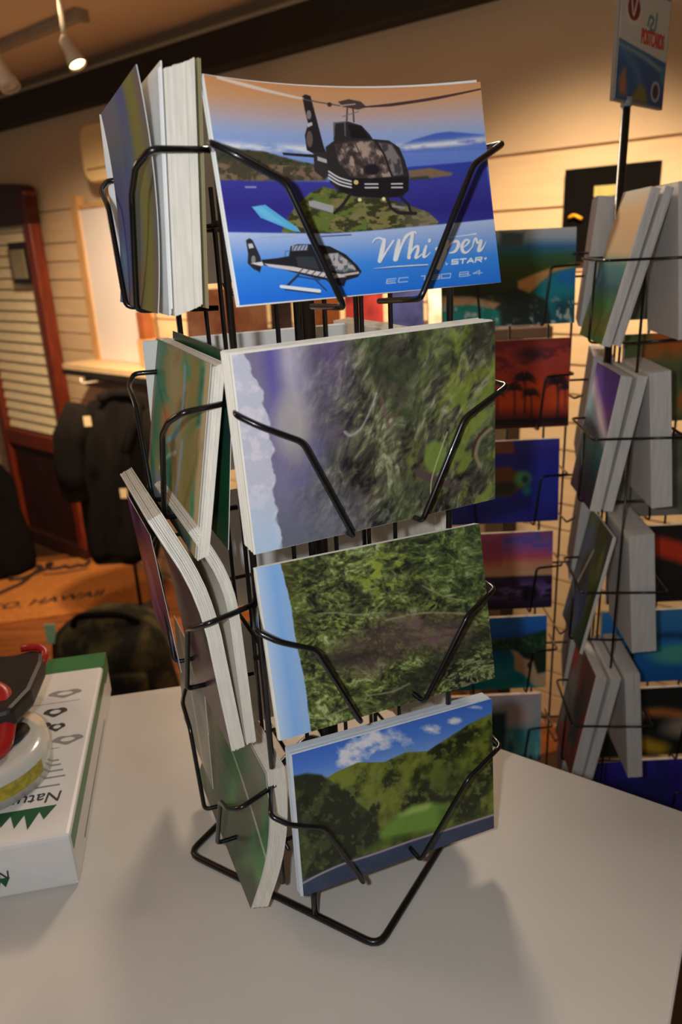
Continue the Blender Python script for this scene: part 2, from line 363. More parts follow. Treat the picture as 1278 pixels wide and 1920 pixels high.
fbox(s0+.03, s1-.03, FLOOR+0.06, zb-0.075, 0.05, 0.03, DKRED, 'base_panel', fr); fbox(s0, s1, FLOOR, FLOOR+0.07, 0.06, 0.07, DKRED, 'plinth', fr, 0.004)
fbox(s0+.03, s1-.03, zb, zt-0.15, 0.035, 0.01, mat('mirror_ground', (150, 126, 92), 0.6, 0.1), 'mirror_back', fr)
CREAM = mat('mirrored_slat', (248, 230, 190), 0.5, 0.06, 20, stretch=(1, 1, 5))
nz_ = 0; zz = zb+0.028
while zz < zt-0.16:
    MB().box(wpt((s0+s1)/2, zz, 0.052), (s1-s0-0.11, 0.012, 0.042), (WDIR, WN*math.cos(.25)+ZV*math.sin(.25), ZV*math.cos(.25)-WN*math.sin(.25))).build('slat', CREAM, fr); zz += 0.0475  # reflected slat wall, built as solid slats in the mirror opening
pa, pb = ws((60, 452), 0.09), ws((60, 532), 0.09); pic = fbox(s1-0.20, s1-0.058, pb[1], pa[1], 0.085, 0.015, mat('black_frame', (28, 22, 20), 0.5), 'mirrored_frame', fr)  # black frame seen in the mirror, built as an object
fbox(s1-0.185, s1-0.073, pb[1]+.022, pa[1]-.03, 0.094, 0.004, mat('picture_mat', (150, 140, 110), 0.6, 0.1, 9), 'mirrored_mat', pic)

# shelf with a white board on it
sa, za = ws((150, 682), 0.12); sh = thing('wall_shelf', wpt(sa, za, 0.12), 'narrow tan wall shelf with dark front under the white board', 'shelf')
fbox(sa, sa+0.62, za-0.008, za+0.012, 0.10, 0.20, mat('shelf_top', (214, 184, 140), 0.5, 0.06), 'shelf_board', sh); fbox(sa, sa+0.62, za-0.030, za-0.008, 0.105, 0.2, DARKB, 'shelf_edge', sh)
fbox(sa+.05, sa+0.60, za-0.085, za-0.030, 0.08, 0.12, mat('shelf_apron', (120, 98, 84), 0.6, 0.06), 'apron', sh)
b0, bz0 = ws((124, 388), 0.1); b1, bz1 = ws((160, 668), 0.1)
wb = thing('display_board', wpt(b0, za+0.012, 0.1), 'glossy white board in a tan frame standing on the wall shelf', 'board')
bw = 0.33; fbox(b0+.02, b0+.02+bw, za+.014, bz0-.01, 0.05, 0.02, mat('white_board', (226, 216, 212), 0.22, 0.02, 5), 'panel', wb)
TANW = mat('tan_wood', (196, 150, 100), 0.5, 0.1, 12, stretch=(6, 6, 1))
fbox(b0-.02, b0+.022, za+.012, bz0+.04, 0.05, 0.035, TANW, 'frame_side', wb); fbox(b0+bw+.018, b0+bw+.05, za+.012, bz0+.04, 0.05, 0.035, TANW, 'frame_side', wb); fbox(b0+.022, b0+bw+.018, bz0-.01, bz0+.004, 0.05, 0.03, TANW, 'frame_top', wb)
q = wpt(b0+bw+.075, za+.012, 0.10)
bx_ = thing('trinket_box', q, 'small rust-brown box standing on the wall shelf beside the board', 'box')
MB().box(q+V(0, 0, .155), (0.04, 0.04, 0.10), WAX).build('box_body', mat('rust_box', (150, 82, 44), 0.5, 0.1), bx_, bevel=.002); MB().box(q+V(0, 0, .213), (0.044, 0.044, 0.016), WAX).build('lid', mat('pale_lid', (220, 210, 200), 0.5), bx_, bevel=.002)
MB().box(q+V(0, 0, .0525), (0.05, 0.05, 0.105), WAX).build('riser', TANW, bx_)

# cream unit on the wall above the board
us, uz = ws((163, 238), 0.05); us2, uz2 = ws((190, 345), 0.05)
un = thing('wall_unit', wpt(us, uz2, 0.03), 'cream wall-mounted unit with rounded lower corner above the white board', 'wall unit')
def rrect(s0_, s1_, z0_, z1_, r):
    o = []
    for (cx0, cz0, a) in ((s1_-r, z1_-r, 0), (s0_+r, z1_-r, 90), (s0_+r, z0_+r, 180), (s1_-r, z0_+r, 270)):
        for t in (0, 30, 60, 90): o.append((cx0+r*math.cos(math.radians(a+t)), cz0+r*math.sin(math.radians(a+t))))
    return o
pr = rrect(us, us+0.5, uz2, uz, 0.05); CRU = mat('cream_plastic', (240, 208, 150), 0.4, 0.02)
MB().rings([[wpt(a, b, 0.003) for a, b in pr], [wpt(a, b, 0.08) for a, b in pr], [wpt(us+.25+(a-us-.25)*.97, (uz+uz2)/2+(b-(uz+uz2)/2)*.94, 0.095) for a, b in pr]]).build('casing', CRU, un, bevel=.003)
fbox(us+.03, us+.47, uz2+.045, uz2+.05, 0.0955, 0.004, mat('unit_seam', (150, 110, 60), 0.6), 'seam', un)

# metal rod with a clear end on the wall
r0, r1 = on_wall((232, 709), 0.012), on_wall((153, 719), 0.30)
rd = thing('hook_rod', r0, 'slim chrome hook rod sticking out below the wall shelf', 'hook')
MB().tube([r0, r1, r1+V(0, 0, .02)], .004, fillet=.01).build('rod', mat('chrome_rod', (240, 226, 214), 0.25), rd, True); MB().box(r0, (.03, .012, .06), WAX).build('bracket', DARKB, rd)

# black sign board on the right of the wall
k0, k1 = ws((1056, 318), 0.03), ws((1234, 300), 0.03); kb = ws((1056, 425), 0.03)[1]-0.08
bb = thing('black_board', wpt(k0[0], kb, 0.02), 'black board with a small cream label on the slat wall', 'board')
fbox(k0[0], k1[0], kb, k0[1], 0.012, 0.018, mat('black_board', (9, 7, 7), 0.8, 0.1, spec=.1), 'panel', bb, 0.001)
l0, l1 = ws((1112, 349), 0.03), ws((1153, 366), 0.03); fbox(l0[0], l1[0], l1[1], l0[1], 0.0225, 0.004, mat('label_cream', (176, 168, 104), 0.6, 0.1, 40), 'label', bb)
d0 = on_wall((1075, 408), 0.03); MB().tube([d0+WDIR*-.012, d0+V(0, 0, .006), d0+WDIR*.02+V(0, 0, -.004)], .004, fillet=.01).build('gold_motif', mat('gold', (220, 160, 30), .4), bb, True)

# floor mat with dark script print
md = V(0.975, 0.222, 0); mo = V(-0.83, 2.86, 0); ms = V(-0.222, 0.975, 0)
mt = thing('floor_mat', (mo-md*.5+ms*.3+V(0, 0, FLOOR)), 'tan floor mat with dark script lettering in front of the frame', 'mat')
MB().box(mo - md*.6 + ms*.31 + V(0, 0, FLOOR+.006), (1.2, .62, .012), (md, ms, ZV)).build('pile', mat('coir', (176, 108, 44), .9, .15, 60, bump=.4), mt, bevel=.003)
INK = mat('mat_ink', (44, 26, 20), .8, .2, 80)
p_ = at_z((-30, 1147), FLOOR+.0125); text_mesh('lettering', 'CO. HAWAII', .085, p_, md, ms, INK, mt, shear=.25, bold=.002)
def mp(px): return at_z(px, FLOOR+.014)
for pts, rr in (([(-20, 1122), (40, 1095), (80, 1062), (60, 1063), (20, 1080), (18, 1088), (45, 1085), (90, 1066), (98, 1056), (88, 1058), (92, 1068), (110, 1066), (122, 1062), (132, 1066), (145, 1060), (160, 1062), (168, 1052)], .010), ([(80, 1078), (120, 1074), (165, 1066)], .004)):
    MB().tube([mp(q) for q in pts], rr, 6, fillet=.02).build('script_print', INK, mt)

# black garment at the far left
def lump(name, base, w_, d_, h_, m, label, cat, seed, fold=.08, taper=.75, parts=()):
    t0 = thing(name, base, label, cat); R = []
    for i in range(15):
        t = i/14; rad = (1-(max(0, t-.72)/.28)**2*.75)*(1-(1-taper)*t)*(0.86+.14*min(1, t*6))
        R.append([np.asarray(base)+V(math.cos(a)*w_/2*rad*(1+fold*math.sin(a*5+seed+t*3)+fold*.6*math.sin(a*9+t*7)), math.sin(a)*d_/2*rad*(1+fold*math.sin(a*4+seed*2)), h_*t) for a in np.linspace(0, 2*math.pi, 36, endpoint=False)])
    MB().rings(R).build(parts[0] if parts else 'body', m, t0, True); return t0
BLKC = mat('black_cloth', (12, 10, 10), .95, .3, 12, bump=.3, spec=.15)
gb = at_z((-12, 1075), FLOOR); g0 = lump('black_bag', gb, .42, .3, .60, BLKC, 'black cloth bag standing at the far left edge', 'bag', 1.0, .06, .8)
MB().tube([gb+V(-.08, 0, .57), gb+V(-.07, 0, .68), gb+V(.05, 0, .70), gb+V(.08, 0, .57)], .012, fillet=.05).build('handle', BLKC, g0, True)
MB().box(gb+V(.02, -.15, .46), (.17, .03, .12)).build('brown_pocket', mat('brown_leather', (104, 66, 44), .6, .15), g0, bevel=.01)

# black jacket on a slim stand
jd = 2.62
def jp(px, y=jd): return at_y(px, y)
top = jp((222, 735)); bot = jp((225, 1040)); jk = thing('jacket', bot, 'black jacket hanging on a slim stand below the shelf', 'jacket')
JM = mat('jacket_cloth', (17, 13, 11), .95, .35, 9, bump=.4, stretch=(3, 3, .6), spec=.15); lv = []
prof = [(205, 262, 742), (170, 288, 752), (140, 298, 785), (132, 302, 830), (130, 300, 880), (150, 300, 930), (158, 300, 985), (165, 302, 1025), (172, 298, 1045)]
R = []
for (xl, xr, yy) in prof:
    A, B = jp((xl, yy)), jp((xr, yy)); c = (A+B)/2; hw = (B[0]-A[0])/2
    R.append([V(c[0]+math.cos(a)*hw, c[1]+math.sin(a)*max(.05, hw*.5)*(1+.1*math.sin(a*7+yy*.02)), c[2]+.01*math.sin(a*6)) for a in np.linspace(0, 2*math.pi, 40, endpoint=False)])
MB().rings(R).build('body', JM, jk, True)
for pts in (([(150, 765), (133, 820), (134, 880), (145, 935)]), ([(285, 765), (300, 830), (300, 900), (296, 960)])):
    MB().tube([jp(q, jd-.05) for q in pts], [.05, .062, .058, .05][:len(pts)], 14).build('sleeve', JM, jk, True)
MB().tube([jp((185, 750), jd-.07), jp((205, 738), jd-.05), jp((245, 736), jd-.05), jp((262, 752), jd-.07), jp((235, 850), jd-.15)], .018, 8, fillet=.03).build('collar', JM, jk, True)
TAGM = mat('cream_tag', (214, 190, 150), .6, .05)
for px in ((232, 925), (272, 935), (164, 790)): MB().box(jp(px, jd-.17), (.024, .003, .034)).build('tag', TAGM, jk)
stt = thing('garment_stand', jp((268, 1150))*V(1, 1, 0)+V(0, 0, FLOOR), 'slim black pole stand behind the jacket', 'stand')
sx_ = at_z((266, 1150), FLOOR)
MB().tube([sx_, V(sx_[0], sx_[1], top[2]-.06)], .008).build('pole', BLACK, stt, True); MB().lathe([(.11, 0), (.11, .008), (.01, .014)], sx_, seg=24).build('foot', BLACK, stt)

# camouflage bag and a small tag stand in front of it
cb = at_z((236, 1330), FLOOR)
CAMO = mat('camouflage', (24, 26, 22), .9, 0, 14, rgb2=(84, 78, 46), lo=.48, hi=.66, bump=.3)
cg = lump('camouflage_bag', cb, .36, .30, .37, CAMO, 'dark camouflage cloth bag on the wooden floor behind the counter', 'bag', 2.2, .05, .95)
MB().tube([cb+V(-.10, -.05, .34), cb+V(-.07, -.09, .39), cb+V(.06, -.09, .39), cb+V(.10, -.05, .34)], .010, fillet=.04).build('strap', BLKC, cg, True)
MB().box(cb+V(.03, -.148, .15), (.20, .03, .14)).build('front_pocket', CAMO, cg, bevel=.012); MB().box(cb+V(.12, -.165, .12), (.06, .02, .05)).build('grey_patch', mat('grey_cloth', (150, 140, 130), .8, .1), cg, bevel=.004)
tsb = at_z((115, 1300), FLOOR)
ts = thing('tag_stand', tsb, 'thin black wire stand topped with a mint green tag', 'stand')
tt = at_y((100, 1190), tsb[1]); MB().tube([tsb+V(-.02, 0, 0), tt+V(-.0, 0, 0), tt+V(.02, 0, 0), tsb+V(.03, 0, 0)], .006, fillet=.02).build('wire_legs', BLACK, ts, True)
MB().box(tt+V(-.002, -.012, .01), (.035, .004, .07)).build('mint_tag', mat('mint', (160, 220, 190), .5, .05), ts)

# ================================================================== THE CARD RACK ON THE COUNTER
PSI = 0.3972; UX = V(math.cos(PSI), math.sin(PSI), 0); NX = V(math.sin(PSI), -math.cos(PSI), 0); RC = V(-0.017, 0.486, 0)
FRONT = Frame(RC, UX, NX); LEFT = Frame(RC, NX, -UX); RIGHT = Frame(RC, -NX, UX); BACK = Frame(RC, -UX, -NX)
rack = thing('postcard_rack', RC, 'black wire revolving postcard rack standing on the pale counter', 'card rack')
CL, CF = V(-.1305, .4586, .0026), V(.0113, .3692, .0026); e1 = CL-CF; e2 = V(-e1[1], e1[0], 0); e2 = -e2 if e2@V(0, 1, 0) < 0 else e2
CRr, CB = CF+e2, CL+e2; bc = (CL+CRr)/2
MB().tube([CL, CF, CRr, CB], .0026, 10, fillet=.010, closed=True).build('base_frame', BLACK, rack, True)
m1, m2 = (CL+CF)/2, (CRr+CB)/2
m1 = CF+e1*.30
for m_ in (m1, bc*2-m1): MB().tube([m_, m_+V(0, 0, .022), V(bc[0], bc[1], .026)], .0024, 8, fillet=.008).build('base_support', BLACK, rack, True)
MB().lathe([(.012, .018), (.012, .030), (.0045, .032), (.0045, .50)], V(bc[0], bc[1], 0), seg=16).build('centre_pole', BLACK, rack, True)
HC = .066
def loc(fr_, u, d, z): return fr_.O + fr_.a*u + fr_.out*d + V(0, 0, z)
for fr_ in (FRONT, LEFT, RIGHT, BACK):
    MB().tube([loc(fr_, -HC, HC, .03), loc(fr_, -HC, HC, .495)], .0020, 8).build('upright', BLACK, rack, True)
    for u in ((-.038, -.026, -.010, .0125, .031) if fr_ is FRONT else (-.02, .02) if fr_ is LEFT else ()):
        MB().tube([loc(fr_, u, HC-.008, .035), loc(fr_, u, HC-.008, .475)], .0015 if u != -.026 else .0026, 6).build('upright', BLACK, rack, True)
    for zz in (.060, .205, .335, .455):
        MB().tube([loc(fr_, -HC-.004, HC-.005, zz), loc(fr_, HC+(.022 if fr_ is FRONT else .004), HC-.005, zz)], .0015, 6).build('cross_wire', BLACK, rack, True)
ROWZ = (.415, .293, .172, .050)
for fr_ in (FRONT, LEFT, RIGHT, BACK):
    for i, zb_ in enumerate(ROWZ):
        dd = .105; z0_ = zb_
        if i == 3: dd = .098; z0_ = .040
        for sg in ((-1, 1) if fr_ is not RIGHT else (1,)):
            if sg == 1 and fr_ is FRONT:
                cu, cdp, cz, mu, mz = ((.085, .088, .074, .055, .062), (.0835, .1008, .069, .051, .055), (.0872, .088, .055, .055, .052), (.0975, .086, .060, .062, .054))[i]
                pts = [loc(fr_, cu+.001, HC-.006, z0_+cz), loc(fr_, cu, cdp, z0_+cz), loc(fr_, mu, dd+.001, z0_+mz), loc(fr_, .024, dd+.001, z0_-.001), loc(fr_, .023, HC-.006, z0_-.004)]
            else: pts = [loc(fr_, sg*HC, HC-.004, z0_+.073), loc(fr_, sg*.077, dd-.006, z0_+.072), loc(fr_, sg*.067, dd, z0_+.066), loc(fr_, sg*.045, dd, z0_+.055), loc(fr_, sg*.019, dd+.001, z0_-.002), loc(fr_, sg*.018, HC-.006, z0_-.004)]
            MB().tube(pts, .0017, 8, fillet=.004).build('pocket_wire', BLACK, rack, True)

# ---- pictures
def N(a, lo, hi): return np.clip((a-lo)/(hi-lo), 0, 1)
def paint_helicopter():
    p = Paint(620, 420, [(86, 128), (1106, 152), (1203, 900), (220, 985)]); X, Y = p.X, p.Y
    p.grad([(128, (206, 142, 92)), (190, (204, 150, 108)), (260, (178, 158, 158)), (330, (150, 170, 214)), (440, (120, 150, 215)), (600, (60, 60, 150))])
    cl = p.noise(.012, .03, 3); p.mix(N(cl, .3, .6)*np.exp(-((Y-385)/16)**2)*(X < 520), (232, 232, 240))
    p.poly([(825, 372), (880, 350), (960, 328), (1010, 325), (1130, 345), (1135, 400), (830, 400)], (68, 98, 178), 4)
    p.mix(N(cl, .2, .5)*np.exp(-((Y-378+(X-840)*.05)/14)**2)*(X > 815), (226, 224, 232)); p.gmix(((Y > 396-(X-840)*.05) & (X > 800))*.8, [(390, (100, 128, 205)), (450, (92, 120, 200))])
    p.poly([(90, 512), (560, 512), (870, 455), (1135, 440), (1175, 670), (180, 715), (100, 600)], (48, 48, 132), 4); p.gmix(p.pm([(90, 512), (560, 512), (870, 455), (1135, 440), (1175, 670), (180, 715)], 4)*.8, [(440, (44, 66, 160)), (520, (56, 56, 140)), (620, (44, 38, 116)), (720, (46, 62, 150))])
    p.stroke([(245, 537), (282, 536)], 4, (190, 190, 215), 4)
    n1 = p.noise(.05, .05, 5); hl = p.pm([(118, 388), (160, 382), (230, 395), (310, 398), (380, 415), (450, 432), (520, 445), (560, 470), (550, 506), (150, 514), (130, 470)], 4)
    p.mix(hl, (62, 58, 44)); p.mix(hl*N(n1, .45, .6)*(Y > 440), (112, 92, 74)); p.mix(hl*N(n1, .5, .65)*(Y < 450), (40, 52, 34))
    p.poly([(860, 468), (940, 460), (1020, 482), (1015, 492), (930, 500), (862, 500)], (116, 94, 74), 4); p.poly([(865, 495), (930, 490), (940, 503), (865, 506)], (50, 55, 50), 4)
    rk = p.pm([(378, 708), (410, 640), (440, 600), (490, 555), (540, 530), (600, 545), (660, 570), (760, 575), (850, 600), (930, 630), (968, 668), (960, 682), (700, 702), (500, 712)], 3)
    n2 = p.noise(.035, .06, 8); p.mix(rk, (74, 72, 42)); p.mix(rk*N(n2, .45, .6), (112, 106, 66)); p.mix(rk*N(n2, .55, .44), (48, 50, 30)); p.mix(rk*N(p.noise(.02, .03, 9), .55, .65)*(X < 700), (86, 100, 44)); p.mix(rk*N(X, 800, 900)*.6, (120, 112, 92))
    p.poly([(80, 708), (560, 712), (700, 702), (1180, 660), (1215, 905), (210, 1000)], (100, 150, 220), 3)
    band = p.pm([(80, 708), (560, 712), (700, 702), (1180, 660), (1215, 905), (210, 1000)], 3); p.gmix(band, [(0, (186, 200, 232)), (.25, (140, 172, 228)), (.55, (62, 138, 226)), (1, (34, 110, 214))], (Y-712+(X-186)*.05)/250)
    D = (34, 31, 34)
    # main helicopter
    p.poly([(468, 178), (480, 170), (500, 176), (520, 262), (545, 372), (556, 402), (525, 412), (480, 388), (474, 330), (488, 285), (476, 230)], D); p.poly([(484, 285), (502, 278), (505, 290), (486, 300)], (190, 184, 182)); p.ell(492, 250, 9, 18, (120, 112, 112)); p.ell(492, 345, 12, 32, (92, 76, 70)); p.poly([(386, 400), (525, 406), (525, 418), (390, 410)], D)
    p.poly([(505, 395), (560, 400), (570, 480), (545, 500), (508, 470)], (44, 40, 42)); p.poly([(520, 412), (560, 425), (560, 440), (520, 428)], (170, 166, 168))
    p.poly([(583, 348), (590, 282), (640, 274), (690, 290), (720, 325), (736, 352)], (38, 36, 38)); p.stroke([(586, 330), (586, 280), (628, 276), (628, 330)], 5, (90, 86, 84)); p.poly([(640, 285), (690, 295), (722, 345), (650, 340)], (22, 21, 24))
    p.stroke([(635, 275), (640, 205)], 6, (70, 60, 60)); p.stroke([(662, 275), (660, 205)], 6, (70, 60, 60)); p.stroke([(620, 255), (680, 235)], 4, (120, 105, 100)); p.poly([(605, 196), (645, 186), (690, 196), (712, 218), (680, 228), (620, 216)], (66, 52, 50)); p.stroke([(612, 212), (668, 206)], 5, (170, 150, 140))
    body = [(552, 375), (590, 346), (650, 338), (735, 344), (790, 350), (828, 378), (848, 430), (862, 490), (858, 545), (835, 568), (760, 574), (660, 566), (600, 548), (566, 512), (556, 440)]
    p.poly(body, (40, 36, 38)); n3 = p.noise(.04, .03, 12); gl = p.pm([(590, 365), (650, 352), (730, 352), (770, 400), (800, 490), (700, 500), (640, 486), (600, 430)], 4)
    p.mix(gl*.75, (98, 84, 80)); p.mix(gl*N(n3, .5, .62)*.8, (176, 152, 138)); p.mix(gl*N(n3, .48, .38)*.8, (46, 38, 38)); p.poly([(752, 358), (800, 366), (830, 420), (840, 482), (800, 488), (776, 410)], (112, 104, 104), 4); p.mix(p.pm([(752, 358), (800, 366), (830, 420), (840, 482), (800, 488), (776, 410)], 4)*N(n3, .5, .6), (60, 54, 58))
    p.stroke([(738, 348), (770, 400), (800, 492)], 7, D); p.stroke([(660, 350), (690, 420), (700, 500)], 4, (60, 50, 48)); p.ell(724, 462, 30, 22, (30, 26, 34), .2)
    p.poly([(600, 498), (860, 492), (858, 545), (835, 568), (760, 574), (660, 566), (600, 548)], (22, 20, 24), 3, .8)
    for k in range(3): p.curve([(562, 470+k*13), (600, 494+k*13), (645, 508+k*12)], 6, (214, 212, 214)); 
    for y in (519, 533): p.stroke([(698, y), (745, y)], 6, (196, 196, 204)); p.stroke([(797, y), (836, y)], 6, (196, 196, 204))
    p.ell(664, 512, 9, 9, (220, 190, 120)); p.ell(676, 580, 7, 7, (250, 232, 170)); p.ell(766, 577, 7, 7, (250, 232, 170))
    p.stroke([(640, 560), (612, 600), (580, 632)], 12, D); p.poly([(482, 586), (505, 584), (578, 604), (574, 630), (545, 628), (486, 606)], (150, 148, 146)); p.stroke([(484, 608), (560, 630)], 5, (80, 76, 72))
    p.stroke([(778, 572), (792, 612), (820, 632), (884, 634)], 12, D); p.stroke([(828, 570), (858, 600), (866, 630)], 10, D); p.stroke([(800, 605), (840, 612)], 8, (130, 128, 132))
    p.stroke([(140, 133), (250, 150), (470, 188)], [10, 14, 8], (232, 212, 196), 3); p.stroke([(470, 190), (610, 212)], 5, (90, 70, 66)); p.ell(572, 208, 9, 9, (60, 46, 46)); p.stroke([(690, 218), (800, 212), (960, 196), (1108, 178)], [5, 12, 11, 6], (66, 46, 46))
    # blade and small helicopter below
    p.poly([(268, 612), (318, 602), (440, 690), (450, 706), (420, 700), (300, 652)], (92, 178, 228)); p.poly([(268, 612), (300, 606), (400, 680), (330, 660)], (120, 200, 236), 4, .7)
    p.stroke([(300, 728), (420, 722)], 3, (150, 160, 190)); p.stroke([(640, 716), (530, 722)], 5, (84, 80, 120))
    p.poly([(244, 738), (258, 730), (270, 738), (298, 800), (304, 832), (296, 858), (272, 848), (250, 826), (252, 790)], (38, 38, 44)); p.poly([(252, 752), (268, 750), (274, 766), (256, 770)], (196, 194, 198)); p.ell(272, 812, 8, 16, (120, 120, 118)); p.poly([(262, 826), (300, 820), (330, 826), (300, 836)], (214, 210, 206)); p.poly([(275, 840), (300, 838), (296, 862)], (30, 30, 36))
    hb = [(302, 812), (360, 806), (405, 798), (412, 760), (440, 752), (500, 752), (560, 760), (620, 792), (662, 834), (678, 858), (664, 878), (600, 898), (520, 886), (430, 862), (360, 842), (310, 832)]
    p.poly(hb, (30, 30, 34)); p.stroke([(392, 800), (392, 780), (408, 778)], 3, (80, 80, 86)); p.poly([(418, 758), (476, 754), (476, 775), (416, 778)], (150, 158, 186)); 
    for k in range(5): p.stroke([(420+k*13, 776), (430+k*13, 757)], 3, (40, 40, 48))
    p.poly([(540, 790), (590, 786), (640, 826), (660, 852), (600, 862), (550, 850)], (74, 84, 94), 3); p.mix(p.pm([(540, 790), (590, 786), (640, 826), (660, 852), (600, 862), (550, 850)], 3)*N(p.noise(.06, .05, 21), .48, .6), (168, 160, 158)); p.poly([(430, 800), (500, 800), (520, 850), (440, 838)], (44, 50, 56))
    p.poly([(312, 826), (420, 838), (520, 858), (596, 866), (620, 878), (560, 884), (440, 858), (330, 838)], (206, 194, 194)); 
    for k in range(6): p.stroke([(442+k*24, 862+k*4), (462+k*24, 842+k*4)], 4, (60, 54, 58))
    p.stroke([(600, 872), (664, 862)], 9, (190, 176, 168)); p.poly([(540, 884), (620, 892), (612, 914), (560, 906)], (26, 28, 40))
    p.stroke([(440, 870), (402, 908)], 9, (36, 38, 50)); p.stroke([(500, 884), (545, 930)], 5, (36, 44, 80)); p.stroke([(440, 876), (520, 890)], 6, (40, 60, 100))
    p.stroke([(376, 914), (518, 932)], [12, 14], (232, 232, 230)); p.stroke([(390, 926), (522, 942)], 5, (40, 44, 60))
    # lettering, traced strokes
    def q(*pts): return [(678.9+.4219*x, 658.9+.4219*y) for x, y in pts]
    Wt = (240, 240, 248)
    def both(fn):
        fn((70, 90, 150), 3); fn(Wt, 0)
    def L(pts, w, sh=True):
        P = q(*pts); ww = [a*.52 for a in w] if isinstance(w, (list, tuple)) else w*.5
        if sh: p.curve([(x+2.5, y+2.5) for x, y in P], ww, (60, 90, 160), None, .5)
        p.curve(P, ww, Wt)
    L([(100, 205), (125, 172), (165, 165), (192, 180)], [8, 10, 14, 18]); L([(205, 180), (190, 250), (160, 375)], [22, 34, 30]); L([(170, 370), (225, 280), (285, 190)], [16, 14, 14])
    L([(335, 185), (320, 270), (300, 360)], [20, 38, 34]); L([(310, 362), (350, 250), (400, 150), (470, 112), (490, 130)], [20, 16, 24, 16, 6]); L([(455, 130), (438, 230), (420, 345)], [24, 30, 26]); L([(428, 320), (465, 260), (500, 242), (500, 285), (480, 345), (510, 335), (540, 310)], [10, 14, 20, 24, 20, 12, 8]); L([(575, 240), (560, 290), (552, 338), (580, 330), (610, 300)], [16, 24, 20, 10, 6]); L([(606, 185), (603, 196)], 22)
    L([(690, 250), (660, 265), (690, 300), (655, 325)], [8, 12, 16, 8]); L([(690, 300), (740, 220), (765, 200)], [6, 12, 16]); L([(765, 200), (735, 310), (682, 440)], [22, 30, 32]); L([(755, 270), (800, 212), (850, 200), (860, 235), (830, 290), (780, 305)], [8, 16, 22, 26, 20, 8])
    L([(885, 265), (930, 235), (955, 200), (925, 188), (893, 235), (900, 290), (935, 300), (985, 250)], [8, 12, 16, 16, 24, 24, 14, 6]); L([(985, 250), (1000, 190), (1015, 178), (1030, 215), (1060, 195), (1050, 240), (1040, 285), (1070, 270), (1105, 205)], [8, 14, 20, 16, 20, 26, 24, 14, 4])
    L([(110, 444), (330, 425), (585, 410)], [3, 9, 8], False); L([(745, 162), (890, 150), (1015, 132)], [2, 6, 10], False); p.curve(q((115, 450), (330, 434), (580, 420)), 2, (50, 50, 110))
    def blk(strokes, ox, oy, w, h, th, col=Wt):
        for st in strokes: p.stroke(q(*[(ox+a*w+(1-b)*6, oy-a*w*.085+b*h) for a, b in st]), th*.4219, col)
    S = [[(1, 0), (0, 0), (0, .5), (1, .5), (1, 1), (0, 1)]]; T = [[(0, 0), (1, 0)], [(.5, 0), (.5, 1)]]; A = [[(0, 1), (.5, 0), (1, 1)], [(.2, .7), (.8, .7)]]; Rr = [[(0, 1), (0, 0), (1, 0), (1, .5), (0, .5)], [(.5, .5), (1, 1)]]
    for k, g in enumerate((S, T, A, Rr)): blk(g, 800+k*70, 368-k*6, 52, 38, 13)
    p.poly(q((745, 385), (755, 400), (770, 402), (757, 410), (750, 420)), Wt); p.poly(q((1085, 350), (1098, 352), (1106, 340), (1112, 356), (1098, 372)), Wt)
    E_ = [[(1, 0), (0, 0), (0, 1), (1, 1)], [(0, .5), (.9, .5)]]; C_ = [[(1, 0), (0, 0), (0, 1), (1, 1)]]; O1 = [[(.3, 0), (.7, 0), (.7, 1)]]; T3 = [[(0, 0), (1, 0), (1, 1), (0, 1)], [(.3, .5), (1, .5)]]; O0 = [[(0, 0), (1, 0), (1, 1), (0, 1), (0, 0)]]; B_ = [[(0, 0), (.95, 0), (.95, 1), (0, 1), (0, 0)], [(0, .5), (.95, .5)]]; F4 = [[(.7, 1), (.7, 0), (0, .65), (1, .65)]]
    for g, ox, oy in ((E_, 218, 542), (C_, 325, 532), (O1, 500, 517), (T3, 608, 507), (O0, 706, 498), (B_, 868, 482), (F4, 988, 468)): blk(g, ox, oy, 80, 38, 8, (196, 204, 226))
    p.stroke(q((958, 508), (963, 508)), 4, (196, 204, 226))
    # white card border on the left
    return p
def foliage(p, seed, ramp, fx=.03, fy=.03, rot=.0, warp=1.2, contrast=1.0):
    wx, wy = p.noise(fx*.35, fy*.35, seed+5, 3)-.5, p.noise(fx*.35, fy*.35, seed+6, 3)-.5
    X, Y = p.X, p.Y; x = X*math.cos(rot)+Y*math.sin(rot); y = -X*math.sin(rot)+Y*math.cos(rot)
    n = vnoise(x*fx+50+warp*4*wx, y*fy+50+warp*4*wy, seed, 5); n2 = vnoise(x*fx*3.1+9+warp*7*wx, y*fy*3.1+7+warp*7*wy, seed+1, 4); n3 = p.noise(fx*.22, fy*.22, seed+2, 3)
    z = lambda a: (a-a.mean())/a.std()
    v = .5+contrast*(.13*z(n)+.12*z(n2)+.07*z(n3)); k = np.linspace(0, 1, len(ramp)); p.grad(list(zip(k, ramp)), np.clip(v, 0, 1)); return n, n2, n3
